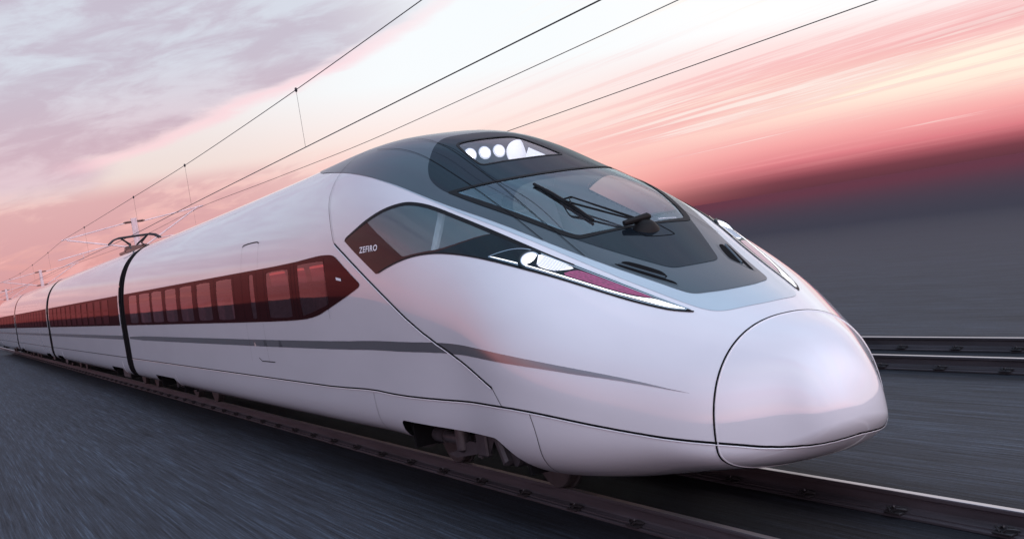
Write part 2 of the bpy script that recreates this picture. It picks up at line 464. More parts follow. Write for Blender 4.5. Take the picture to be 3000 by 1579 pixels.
SIDE = [(-7.44,53.9),(-7.49,53.2),(-7.45,52.3),(-7.27,51),(-6.73,46.7),(-6.3,43.1),(-5.93,40.6),(-5.75,39.9),(-5.46,39.6),(-5.17,40.0),(-4.77,41),(-4.3,42),(-3.9,42.5),(-3.5,42.6),(-3.1,42.0),(-2.82,41.0),(-2.5,39.6),(-2.2,37.9),(-1.95,36.2),(-1.7,34.0),(-1.50,31.6),(-1.49,31.9),(-1.53,33.6),(-1.66,37.8),(-1.81,40.6),(-1.99,43.2),(-2.19,45.3),(-2.5,47.6),(-2.97,50.2),(-3.3,51.8),(-3.65,52.9),(-4.0,53.7),(-4.38,54.5),(-4.73,55.4),(-5.01,56.5),(-5.31,58),(-5.64,60.1),(-6.02,62.7),(-6.26,64.5),(-6.34,64.9),(-6.42,64.0)]
SGLASS = [(-6.74,48.0),(-6.72,47.4),(-6.62,46.7),(-6.27,44.1),(-5.99,41.9),(-5.73,40.7),(-5.44,40.5),(-5.15,40.9),(-4.74,41.9),(-4.37,42.8),(-4.0,43.2),(-4.05,44.0),(-4.40,50.2),(-4.75,54.1),(-5.03,55.6),(-5.32,57.2),(-5.50,58.2),(-5.57,58.3),(-5.66,57.5)]
HL = [(-3.81,52.1),(-3.69,48.9),(-3.57,45.8),(-3.46,44.0),(-3.35,43.2),(-3.13,42.8),(-2.87,42.0),(-2.5,40.4),(-2.2,38.7),(-1.95,37.0),(-1.72,35.0),(-1.55,32.9),(-1.56,33.6),(-1.66,37.0),(-1.82,39.9),(-1.99,42.4),(-2.2,44.6),(-2.4,46.2),(-2.82,48.7),(-3.28,50.7),(-3.54,51.6)]
LED = [(-3.79,51.75),(-3.55,51.0),(-3.3,50.0),(-2.9,48.1),(-2.63,46.6),(-2.42,45.2),(-2.21,43.4),(-2.06,41.5),(-1.95,39.2),(-1.87,37.1),(-1.79,36.2),(-1.65,34.4),(-1.58,33.2),(-1.57,33.5),(-1.64,35.6),(-1.70,37.2),(-1.82,39.3),(-2.01,41.8),(-2.2,44.0),(-2.39,45.7),(-2.82,48.25),(-3.28,50.3),(-3.53,51.25),(-3.78,51.95)]
REFL = [(-3.28,43.6),(-3.13,43.1),(-2.87,42.3),(-2.80,42.9),(-2.94,47.4),(-3.08,48.4),(-3.17,48.2),(-3.22,46)]
REDL = [(-2.86,47.4),(-2.79,43.4),(-2.73,42.1),(-2.42,40.4),(-2.12,38.5),(-1.88,36.9),(-1.97,38.9),(-2.08,41.0),(-2.22,42.9),(-2.43,44.7),(-2.64,46.1)]
VENT_U = [(-2.56,29.0),(-2.57,27.0),(-2.51,24.9),(-2.25,20.8),(-2.17,20.3),(-2.06,21.8),(-2.14,23.5),(-2.33,26.3)]
VENT_L = [(-2.60,31.2),(-2.56,30.0),(-2.32,26.8),(-2.06,23.4),(-1.97,22.2),(-1.90,22.8),(-1.96,23.9),(-2.21,27.6),(-2.49,30.8)]
RL = [(-6.35,0),(-6.33,8.0),(-6.29,9.9),(-6.21,11.1),(-5.57,14.8),(-5.46,15.2),(-5.41,14.3),(-5.38,8),(-5.37,0)]
LINE_A = [(-7.9,20.0),(-7.19,20.5),(-6.69,21.1),(-6.19,22.2),(-5.58,24.6),(-5.0,27.4),(-4.38,31.3),(-3.92,34.0),(-3.41,37.4)]
LINE_B = [(-8.5,11.6),(-7.68,12.0),(-7.25,12.3),(-6.57,13.2),(-5.89,15.3),(-4.85,21.0),(-4.12,26.4),(-3.59,30.1),(-3.37,31.4),(-2.89,35.0)]
SEAM = [(-8.55,0),(-8.55,12),(-8.54,24.2),(-8.53,30),(-8.46,36.5),(-8.36,40.6),(-8.2,44.6),(-8.05,49),(-7.9,53.8)]
DIAG = [(-7.9,53.8),(-7.29,59.8),(-6.2,71.6),(-5.25,82.4),(-4.51,88.3),(-3.36,93.4)]
LOW = [(-28,112.0),(-8,111.4),(-6.97,110.65),(-6.43,110.5),(-5.93,109.82),(-5.46,108.84),(-5.03,107.77),(-4.63,106.49),(-4.23,104.6),(-3.8,101.95),(-3.4,99.3),(-3.08,97.31),(-2.82,96.09),(-2.61,95.32),(-2.42,94.82),(-2.25,94.5),(-1.96,94.0),(-1.69,93.2),(-1.43,91.5),(-1.19,89.0),(-1.08,87.9),(-.98,87.2),(-.86,87.3),(-.76,88.5),(-.59,92.8),(-.42,101.5),(-.31,118),(-.275,150),(-.268,180)]
ST_T = [(-6.65,90.7),(-5.6,89),(-4.68,86.3),(-4.03,84),(-3.09,80.5),(-2.62,78.7),(-2.27,77.1),(-1.99,75.4),(-1.71,73.2),(-1.39,69.8),(-1.15,66.5)]
ST_B = [(-6.71,94.6),(-5.65,92.9),(-4.51,89.5),(-3.62,85.6),(-2.83,82.0),(-2.26,79),(-2.05,77.6),(-1.71,74.5),(-1.39,70.4),(-1.15,66.6)]
ZL = 1.05
def psi_low(X):
    if X < -7.0: return float(psi_z(X, ZL))
    a = np.array(LOW); s = np.sqrt(np.maximum(TIP - a[:, 0], 0)); o = np.argsort(s)
    q = math.sqrt(max(TIP - X, 0))
    return float(np.interp(q, s[o], a[o, 1]))
LOWC = [(X, psi_low(X)) for X in (-27.3, -20, -14, -10, -8.5)] + [(X, p) for X, p in LOW if X > -7.5 and p < 179]

CAR_END = -27.25
BT, BB = 2.765, 1.94          # glass band top and bottom height
WT, WB = 2.695, 1.995         # window pane top and bottom height
def zq(X, z): return (X, psi_z(X, z))
def win_poly(x0, x1, zt=WT, zb=WB, r=.045):
    k = []
    for X, z in ((x0, zb + r), (x0, zt - r), (x0 + r, zt), (x1 - r, zt), (x1, zt - r), (x1, zb + r), (x1 - r, zb), (x0 + r, zb)):
        k.append(zq(X, z))
    return k
WINS = [(-11.52, -10.19, WT, WB), (-12.66, -12.36, 2.70, WB), (-15.28, -13.95, WT, WB), (-17.11, -15.80, WT, WB), (-18.93, -17.62, WT, WB), (-20.75, -19.40, WT, WB), (-22.62, -21.20, WT, WB), (-24.55, -22.95, WT, WB), (-26.35, -25.0, WT, WB)]
W1 = [(-9.69, 59.6), (-9.66, 59.1), (-8.44, 59.2), (-8.38, 59.8), (-8.30, 75.4), (-8.34, 76.3), (-8.56, 77.4), (-9.50, 80.7), (-9.67, 80.8)]
BAND = [(CAR_END, psi_z(-27, BT)), (CAR_END, psi_z(-27, BT)), (CAR_END, psi_z(-27, BT)), (-20, psi_z(-20, BT)), (-14, psi_z(-14, BT)), (-10, psi_z(-10, BT)), (-8.7, 57.2), (-8.35, 57.2), (-8.08, 57.4), (-7.89, 58.1), (-7.72, 59.8), (-7.4, 63.4), (-7.02, 67.6), (-6.96, 68.4), (-6.97, 69.4), (-7.06, 70.2), (-7.6, 73.9), (-8.65, 80.0), (-9.09, 81.7), (-9.65, 82.7), (-10.84, 83.1), (-14, psi_z(-14, BB)), (-20, psi_z(-20, BB)), (CAR_END, psi_z(-27, BB)), (CAR_END, psi_z(-27, BB)), (CAR_END, psi_z(-27, BB))]

# ------------------------------------------------------------------ the train
train = tag(empty('high_speed_train', (-8, 0, 0)), 'long white bullet train with rounded nose, smoked windscreen and dark red window band', 'train')
T = empty('tmp'); COL.objects.unlink(T)
OFFS = Vector((8, 0, 0))     # parts are modelled in world metres; the root sits at x = -8
class _Root: pass
def finish_root():
    for o in list(train.children):
        o.location = o.location + OFFS

# body of the leading car ---------------------------------------------------
NX = -0.97
s_head = np.linspace(math.sqrt(TIP - NX), math.sqrt(TIP + 9.2), 300)
Xs_up = list(TIP - s_head**2) + list(np.linspace(-9.27, CAR_END, 300))
allw = [W1] + [win_poly(*w) for w in WINS]
HOLES = [full(WS_IN), SGLASS, mir(SGLASS), full(RL)] + allw + [mir(w) for w in allw]
shell('car_body', Xs_up, lambda X: -psi_low(X), psi_low, 300, M['white'], train, HOLES, grow=0.016)
s_nose = np.concatenate([np.linspace(1e-3, .3, 30), np.linspace(.31, math.sqrt(TIP - NX), 45)])
Xn = list(TIP - s_nose**2)
shell('nose_cover', Xn, lambda X: -psi_low(X), psi_low, 160, M['white'], train)
shell('nose_chin', [X for X in Xn if X < -.268], psi_low, lambda X: 360 - psi_low(X), 120, M['white'], train)

# lower skirts with bogie openings ------------------------------------------
def z_open_front(X):
    t = np.clip((X + 3.62) / (3.62 - 2.92), 0, 1)
    top = .755
    z = top + (.40 - top) * (t * t * (3 - 2 * t))
    l = np.clip((-6.17 - X) / .14, 0, 1)
    return float(z - (1 - math.sqrt(max(0, 1 - l * l))) * .12)
def z_open_rear(X, a, b):
    l = np.clip((a + .10 - X) / .10, 0, 1); t = np.clip((X - (b - .42)) / .42, 0, 1)
    z = .71 + (.44 - .71) * t
    return float(z - (1 - math.sqrt(max(0, 1 - l * l))) * .10)
def lower_piece(X0, X1, zo=None, parent=None, n=None, name='lower_skirt'):
    n = n or max(2, int(abs(X1 - X0) / .09))
    Xs = list(np.linspace(X0, X1, n))
    if zo is None:
        return shell(name, Xs, psi_low, lambda X: 360 - psi_low(X), 150, M['white'], parent or train)
    return [shell(name, Xs, psi_low, lambda X: psi_z(X, zo(X), 60, 178), 46, M['white'], parent or train, sides=(q,)) for q in (1, -1)]
lower_piece(NX, -2.92, n=60)
lower_piece(-2.92, -6.31, z_open_front, n=90)
lower_piece(-6.31, -21.0)
lower_piece(-21.0, -24.0, lambda X: z_open_rear(X, -24.0, -21.0), n=60)
lower_piece(-24.0, CAR_END, n=8)

# panel gaps and beads ------------------------------------------------------
SB, NB = -.016, .015
lowfull = LOWC + [(X, 360 - p) for X, p in reversed(LOWC)]
strip('skirt_gap', lowfull, .020, M['gap'], train, off=.003, smooth=1, d=.04)
strip('skirt_bead', lowfull, .012, M['white'], train, off=.002, ridge=.007, smooth=1, d=.04, side=SB)
rp = np.linspace(0, 360, 145)
strip('nose_gap', [(NX, p) for p in rp], .015, M['gap'], train, off=.0065, smooth=0)
strip('nose_bead', [(NX, p) for p in rp], .009, M['white'], train, off=.002, ridge=.005, smooth=0, side=NB)
for sg in (1, -1):
    strip('body_seam', [(x, p * sg) for x, p in SEAM], .010, M['gap'], train, off=.011)
    strip('door_gap', [(x, p * sg) for x, p in DIAG], .024, M['gap'], train, off=.004, smooth=1)
    strip('door_bead', [(x - .022, (p + .5) * sg) for x, p in DIAG], .013, M['white'], train, off=.002, ridge=.007, smooth=1)
    strip('body_seam', [(-3.36, 93.4 * sg), (-3.28, 95.8 * sg), (-3.20, psi_low(-3.2) * sg)], .009, M['gap'], train, off=.004)
    strip('skirt_seam', [(-7.05, psi_low(-7.05) * sg), (-7.05, 118 * sg), (-7.08, 126 * sg)], .007, M['gap'], train)
    strip('skirt_seam', [(-2.74, psi_low(-2.74) * sg), (-2.70, 101 * sg), (-2.71, 106 * sg), (-2.80, 114 * sg), (-2.88, 121 * sg)], .008, M['gap'], train)
    for xd in (-13.2, -12.05):
        strip('door_seam', [zq(xd, 1.92), zq(xd, 1.6), zq(xd, 1.3)] if sg > 0 else mir([zq(xd, 1.92), zq(xd, 1.6), zq(xd, 1.3)]), .005, M['gap'], train, off=.005)
        c = [zq(xd, 2.79), zq(xd, 3.0), zq(xd, 3.18)]
        strip('door_seam', c if sg > 0 else mir(c), .005, M['gap'], train, off=.005)
    c = [zq(-13.2, 3.17), zq(-13.1, 3.20), zq(-12.2, 3.20), zq(-12.05, 3.17)]
    strip('door_seam', c if sg > 0 else mir(c), .016, M['gap'], train, off=.005, smooth=1)
    c = [zq(-12.70, 1.36), zq(-12.52, 1.31), zq(-11.68, 1.31)]
    strip('hatch_gap', c if sg > 0 else mir(c), .014, M['gap'], train, off=.004, smooth=0)

# roof canopy, pale trim, smoked panel ----------------------------------------
CAN_HOLE = [(-6.6, 0), (-6.5, 12), (-5.9, 22), (-5.2, 31), (-4.5, 32.5), (-3.6, 29.2), (-2.9, 24.5), (-2.5, 17), (-2.4, 0)]
patch('pale_trim', full(BLUE), M['pale'], train, off=.003, sp=.07, holes=[full([(-7.0,0),(-6.9,24),(-5.8,34),(-4.3,36),(-3.4,34),(-2.6,29),(-2.0,20),(-1.8,0)])])
can = patch('roof_canopy', full(CANOPY), M['grey'], train, off=.0075, sp=.06, holes=[full(CAN_HOLE)])
RL_OUT = [(-6.40,0),(-6.38,8.2),(-6.33,10.4),(-6.24,11.7),(-5.57,15.6),(-5.44,16.0),(-5.37,14.9),(-5.34,8),(-5.33,0)]
mask = patch('smoked_panel', full(GLAZ), M['mask'], train, off=.011, sp=.06, holes=[full(WS_IN), full(RL)])
for sg in (1, -1):
    for ln in (LINE_A, LINE_B):
        strip('panel_line', [(x, p * sg) for x, p in ln], .0065, M['gap'], can, off=.0165, taper=False)
    for nm, vt in (('vent_recess', VENT_U), ('vent_slot', VENT_L)):
        pass
# nose-top vents: a dark hollow with raised blades
for sg in (1, -1):
    vp = [(x, p * sg) for x, p in [(-2.64,32.0),(-2.60,28.6),(-2.60,26.2),(-2.51,24.2),(-2.25,20.2),(-2.17,19.7),(-2.05,21.2),(-1.87,22.9),(-1.93,24.4),(-2.21,28.2),(-2.50,31.6)]]
    v = patch('air_vent', vp, M['grey'], train, off=.0095, sp=.05)
    patch('vent_slot', [(x, p * sg) for x, p in VENT_U], M['gap'], v, off=.0115, sp=.05, smooth=1)
    patch('vent_slot', [(x, p * sg) for x, p in VENT_L], M['gap'], v, off=.0115, sp=.05, smooth=1)
    strip('vent_blade', [(-2.56, 29.7 * sg), (-2.33, 26.8 * sg), (-2.08, 22.9 * sg)], .016, M['grey'], v, off=.014, ridge=.010, smooth=1)

# windscreen -------------------------------------------------------------------
ws = patch('windscreen', full(WS_IN), M['glass'], train, off=.008, sp=.07)
patch('windscreen_frame', full(WS_OUT), M['gasket'], ws, off=.015, holes=[full(WS_IN)], sp=.08)
for sg in (1, -1):
    for ln in (LINE_A, LINE_B):
        c = [(x, p * sg) for x, p in ln if -4.9 < x < -3.2]
skin_text('maker_lettering', 'BOMBARDIER', -3.205, -3.215, -14.0, -23.2, .022, M['letter'], ws, off=.010, across=True, bold=.012)

# wiper ------------------------------------------------------------------------
def on(X, ps, h): 
    a = skin(X, ps)[0] + skin_n(X, ps)[0] * h
    return Vector(a)
wip = empty('windscreen_wiper', tuple(on(-3.10, -2.8, .02)), train)
def wbuild(mb, name, mat, sm=True):
    o = mb.build(name, mat, wip, sm)
    o.location = -Vector(wip.location)
    return o
mb = MB(); pts = [on(x, p, .028) for x, p in ((-4.40,14.6),(-4.1,14.7),(-3.85,14.9),(-3.6,15.1),(-3.36,15.4))]
mb.tube(pts, [.016, .022, .024, .024, .018], 6); wbuild(mb, 'wiper_blade', M['gasket'])
hub = on(-3.10, -2.8, .05)
mb = MB(); j1 = on(-3.80, 13.0, .085); j2 = on(-3.72, 16.4, .06); b1 = on(-3.87, 14.8, .04)
mb.tube([hub + Vector((-.04, -.05, .05)), j1, b1], .008, 6)
mb.tube([hub + Vector((-.02, -.05, .03)), j1 + Vector((.035, 0, -.012)), b1 + Vector((.04, 0, 0))], .007, 6)
mb.tube([hub + Vector((0, -.05, .02)), j2 + Vector((.02, 0, .02)), b1 + Vector((-.02, .0, .0))], .008, 6)
mb.tube([hub + Vector((.02, -.05, .01)), j2 + Vector((.06, 0, .0)), b1 + Vector((.14, 0, 0))], .007, 6)
wbuild(mb, 'wiper_arm', M['gasket'])
nrm = Vector(skin_n(-3.05, -2.8)[0])
mb = MB(); mb.lathe(on(-3.06, -2.8, .0), nrm, [(0.0, .14), (.03, .12), (.07, .075), (.085, .05), (.09, .01)], 24)
a = hub + Vector((-.02, -.22, .02)); b = hub + Vector((-.01, .05, .05))
mb.tube([a, a + (b - a) * .3, b, b + (b - a) * .12], [.028, .034, .042, .02], 10)
wbuild(mb, 'wiper_hub', M['gasket'])
pl = [(-3.13, 4.5), (-3.13, -10), (-2.88, -12.0), (-2.84, -11), (-2.86, -1.0), (-2.90, 3.2)]
strip('wiper_hatch', pl, .012, M['gap'], train, off=.0135, closed=True, smooth=1)

# cab side windows with headlights ----------------------------------------------
for sg in (1, -1):
    F_ = (lambda q: q) if sg > 0 else mir
    sw = patch('cab_side_window', F_(SIDE), M['brown'], train, off=.004, holes=[F_(SGLASS)], sp=.06, smooth=1)
    sw['label'] = 'dark tinted cab side window band ' + ('with white lettering' if sg > 0 else 'on the far side of the nose')
    patch('window_glass', F_(SGLASS), M['sideglass'], sw, off=.002, sp=.08)
    fr = [q for q in SIDE if -5.75 <= q[0] and q[1] < 45 or q[0] < -5.75 and q[1] < 53]
    fr = SIDE[1:20]
    strip('window_gasket', F_([(x, p + .5) for x, p in fr]), .045, M['gasket'], sw, off=.0062, smooth=2, taper=True)
    strip('window_gasket', F_([(x, p - .1) for x, p in SIDE[21:39]]), .018, M['gasket'], sw, off=.0062, smooth=1)
    # darker front part of the band, over which the lamp unit sits
    dk = [(-4.02,42.9),(-3.6,42.9),(-3.1,42.2),(-2.82,41.2),(-2.5,39.8),(-2.2,38.1),(-1.95,36.4),(-1.7,34.2),(-1.53,32.2),(-1.55,33.6),(-1.68,37.8),(-1.83,40.5),(-2.01,43.0),(-2.21,45.1),(-2.5,47.4),(-2.97,50.0),(-3.3,51.6),(-3.65,52.7),(-4.0,53.5),(-4.38,54.3),(-4.73,55.2),(-4.95,56.0),(-4.72,54.6),(-4.37,50.4),(-4.04,44.4)]
    patch('window_mask', F_(dk), M['lampdark'], sw, off=.0058, sp=.06, smooth=1)
    if sg > 0:
        skin_text('name_lettering', 'ZEFIRO', -6.90, -6.30, 57.75, 56.85, 2.0, M['letter'], sw, off=.009, bold=.022)
    hl = patch('headlight', F_(HL), M['lampdark'], train, off=.0078, sp=.05, smooth=1)
    strip('headlight_rim', F_(HL + HL[:1]), .008, M['chrome'], hl, off=.0095, smooth=1)
    patch('led_strip', F_(LED), M['led'], hl, off=.0105, sp=.04, smooth=1)
    patch('lamp_reflector', F_(REFL), M['glow'], hl, off=.0095, sp=.03, smooth=1)
    for k in range(9):
        t = k / 8.0
        strip('reflector_rib', F_([(-3.20 + .02 * t, 43.8 + 4.2 * t), (-2.86 - .06 * t, 42.7 + 4.6 * t)]), .005, M['chrome'], hl, off=.0105, ridge=.003, smooth=0)
    patch('tail_lens', F_(REDL), M['red'], hl, off=.0100, sp=.04, smooth=1)
    strip('headlight_lip', F_([(x + .02, p - .9) for x, p in HL[6:12]]), .010, M['chrome'], hl, off=.0108, smooth=1)
    c0 = on(-3.30, 47.2 * sg, -.022); ax = (Vector(skin_n(-3.30, 47.2 * sg)[0]) + Vector((.25, 0, 0))).normalized()
    mb = MB(); mb.lathe(c0, ax, [(.0, .128), (.034, .124), (.040, .110), (.034, .094), (.012, .090)], 36); mb.build('lamp_bezel', M['lampdark'], hl, True)
    mb = MB(); mb.lathe(c0, ax, [(.020, .096), (.036, .094), (.037, .086), (.02, .084)], 36); mb.build('lamp_ring', M['chrome'], hl, True)
    mb = MB(); mb.lathe(c0, ax, [(.02, .086), (.032, .082), (.036, .062), (.02, .056)], 36); mb.build('lamp_halo_ring', M['lamphalo'], hl, True)
    mb = MB(); mb.lathe(c0, ax, [(.02, .060), (.036, .052), (.042, .030), (.043, .006)], 36); mb.build('lamp_bulb', M['lamp'], hl, True)
    # fourth small lamp cluster at the front end of the strip
    patch('marker_lamp', F_([(-1.93, 38.5), (-1.86, 37.1), (-1.76, 36.0), (-1.66, 34.9), (-1.67, 36.6), (-1.74, 38.1), (-1.84, 39.6)]), M['led'], hl, off=.0125, sp=.03, smooth=1)

# roof headlight -------------------------------------------------------------------
rl = patch('roof_headlight', full(RL_OUT), M['gasket'], train, off=.015, holes=[full(RL)], sp=.05)
patch('lamp_cover', full(RL), M['lens'], rl, off=.006, sp=.08)
# housing behind the cover
P_ = [skin(x, p)[0] for x, p in full(RL)]
v = [tuple(p) for p in P_] + [(p[0] - .22, p[1] * .95, p[2] - .34) for p in P_]
n = len(P_); f = [(i, (i+1) % n, n + (i+1) % n, n + i) for i in range(n)] + [tuple(range(n, 2*n))]
mesh_obj('lamp_housing', v, f, M['housing'], rl)
for i, y in enumerate((-.29, -.10, .09)):
    c = Vector((-6.20, y, 3.675))
    mb = MB(); ax = Vector((.97, 0, .10)); mb.lathe(c, ax, [(-.12, .06), (-.02, .080), (.0, .084), (.008, .080), (.0, .074)], 28); l = mb.build('roof_lamp', M['chrome'], rl, True)
    mb = MB(); mb.lathe(c, ax, [(.0, .075), (.016, .070), (.020, .055), (.012, .05)], 28); mb.build('lamp_halo_ring', M['lamphalo'], l, True)
    mb = MB(); mb.lathe(c, ax, [(.012, .054), (.024, .046), (.032, .024), (.034, .004)], 28); mb.build('lamp_bulb', M['lamp'], l, True)
mb = MB(); c = Vector((-6.20, .36, 3.62)); mb.lathe(c, Vector((.95, -.1, .2)), [(-.1, .12), (.0, .17), (.01, .165), (.03, .12), (.04, .02)], 32); mb.build('lamp_glow_patch', M['glow'], rl, True)  # bright glow beside the lamps, added as an emitting disc
mb = MB(); mb.add([(-6.0, .30, 3.50), (-5.46, .16, 3.34), (-5.44, .47, 3.42), (-6.02, .40, 3.66)], [(0, 1, 2, 3)]); mb.build('lamp_glow_patch', M['glow'], rl)  # glow on the housing's right wall, added as an emitting sheet
mb = MB(); mb.box((-5.56, -.46, 3.30), (-5.42, .46, 3.40), .02); mb.build('lamp_tray', M['glow'], rl)  # tray emits in place of reflected lamp light

# cab interior ------------------------------------------------------------------------
cab = MB(); cab.box((-7.75, -1.50, 1.70), (-2.7, 1.50, 1.76)); cab.build('cab_floor', M['floor'], train)
def section(x, ps, d):
    """points of the inner lining: skin section at x, pulled in by d"""
    return skin(x, ps) - skin_n(x, ps) * d
ps = np.linspace(-112, 112, 61)
A_ = section(-7.74, ps, .07); B_ = section(-7.80, ps, .07); n = len(ps)
mesh_obj('cab_bulkhead', np.concatenate([A_, B_]), [tuple(range(n)), tuple(reversed(range(n, 2 * n)))] + [(i, n + i, n + i + 1, i + 1) for i in range(n - 1)], M['cab'], train)
dk = MB()
prof = [(-4.35, 2.18), (-4.25, 2.30), (-3.75, 2.36), (-3.30, 2.30), (-2.95, 2.18), (-2.9, 1.78), (-3.9, 1.78), (-4.2, 2.10)]
for y0, y1, k in ((-.78, .78, 1.0),):
    n = len(prof); v = [(x, y0, z) for x, z in prof] + [(x, y1, z) for x, z in prof]
    dk.add(v, [tuple(range(n)), tuple(reversed(range(n, 2*n)))] + [(i, n + i, n + (i+1) % n, (i+1) % n) for i in range(n)])
d = dk.build('driver_desk', M['desk'], train)
for y0 in (-.52, .12):
    sc = MB(); sc.box((-4.33, y0, 2.30), (-4.25, y0 + .40, 2.56), .02); sc.build('desk_screen', M['gasket'], d)
st = MB(); st.box((-5.75, -.27, 2.12), (-5.2, .27, 2.24), .04); st.box((-5.9, -.25, 2.2), (-5.76, .25, 2.9), .05); st.box((-5.88, -.15, 2.93), (-5.78, .15, 3.12), .04); st.tube([(-5.5, 0, 1.76), (-5.5, 0, 2.13)], .07, 12)
st.build('driver_seat', M['seat'], train, True)
for sg in (-1,):
    po = MB(); po.tube([(-5.35, sg * 1.36, 1.76), (-5.35, sg * 1.30, 2.55), (-5.40, sg * 1.08, 3.05)], .045, 8); po.build('cab_pillar', M['cab'], train, True)
fl = MB(); fl.box((-27.2, -1.55, 1.22), (-7.82, 1.55, 1.28)); fl.build('saloon_floor', M['floor'], train)
ce = MB(); ce.box((-27.2, -1.44, 3.10), (-7.82, 1.44, 3.14)); ce.build('saloon_ceiling', M['cab'], train)
seat0 = None
for k in range(15):
    for y in (-1.0, 1.0):
        if seat0 is None:
            q = MB(); q.box((0, -.45, .34), (.45, .45, .48), .04); q.box((-.10, -.45, .3), (.02, .45, 1.08), .03); q.box((.05, -.4, 0), (.3, .4, .34))
            o = seat0 = q.build('saloon_seat', M['seat'], train)
        else:
            o = seat0.copy(); COL.objects.link(o); o.parent = train
        o.location = (-14.2 - k * .9, y, 1.28)
# saloon window bands ----------------------------------------------------------------------
for sg in (1, -1):
    F_ = (lambda q: q) if sg > 0 else mir
    bd = patch('window_band', F_(BAND), M['band'], train, off=.005, holes=[F_(w) for w in allw], sp=.14, smooth=1)
    bd['label'] = 'dark red glass band ' + ('on the near side of the leading car' if sg > 0 else 'on the far side of the leading car')
    for w in allw:
        patch('window_pane', F_(w), M['redglass'], bd, off=.003, sp=.2, smooth=1)
    if sg > 0:
        for X in (-8.36, -9.86, -10.05, -11.68, -12.16, -13.22, -13.82, -15.44, -17.26, -19.1):
            strip('pane_joint', [zq(X, BT - .012), zq(X, 2.3), zq(X + .02, BB + .02)], .007, M['gap'], bd, off=.007, smooth=0)
    if sg > 0:
        c = [(-7.87, 65.7), (-7.66, 66.3), (-7.65, 67.3), (-7.86, 66.8)]
        patch('number_plate', c, M['cab'], bd, off=.008, sp=.05, smooth=0)
    # grey side stripe of the leading car
    zt_, zb_ = 1.660, 1.552
    top = [(-27.1, psi_z(-27, zt_)), (-18, psi_z(-18, zt_)), (-10, psi_z(-10, zt_)), (-8, psi_z(-8, 1.664))] + ST_T
    bot = [(-27.1, psi_z(-27, zb_)), (-18, psi_z(-18, zb_)), (-10, psi_z(-10, zb_)), (-8, psi_z(-8, 1.556))] + ST_B
    patch('side_stripe', F_(top + bot[::-1]), M['stripe'], train, off=.003, sp=.2, smooth=1)

# bogie bays and bogies -----------------------------------------------------------------------
def bay(x0, x1, parent, half=1.52):
    v = [(x0, -half, 1.0), (x1, -half, 1.0), (x1, half, 1.0), (x0, half, 1.0)]
    mb = MB(); mb.box((x0 - .02, -half, .96), (x1 + .02, half, 1.0))
    for x in (x0, x1): mb.box((x - .03, -half, .40), (x + .03, half, .96))
    return mb.build('bogie_bay', M['bay'], parent)
def wheelset(x, parent, r=.46):
    w = MB()
    for sg in (1, -1):
        y = .75 * sg
        w.lathe((x, y - .068 * 1, 0.0 + r), (0, 1, 0), [(0, r - .05), (0.0, r - .012), (.012, r), (.10, r + .003), (.108, r + .028), (.13, r + .025), (.136, r - .06), (.10, r - .09), (.10, .16), (.135, .14), (.135, .1), (0, .1), (0, .14), (.03, .16), (.03, r - .09)] if sg < 0 else
                [(.136, r - .05), (.136, r - .012), (.124, r), (.036, r + .003), (.028, r + .028), (.006, r + .025), (0, r - .06), (.036, r - .09), (.036, .16), (0, .14), (0, .1), (.136, .1), (.136, .14), (.106, .16), (.106, r - .09)][::-1], 40)
    w.tube([(x, -.95, r), (x, .95, r)], .085, 16)
    return w.build('wheelset', M['wheel'], parent, True)
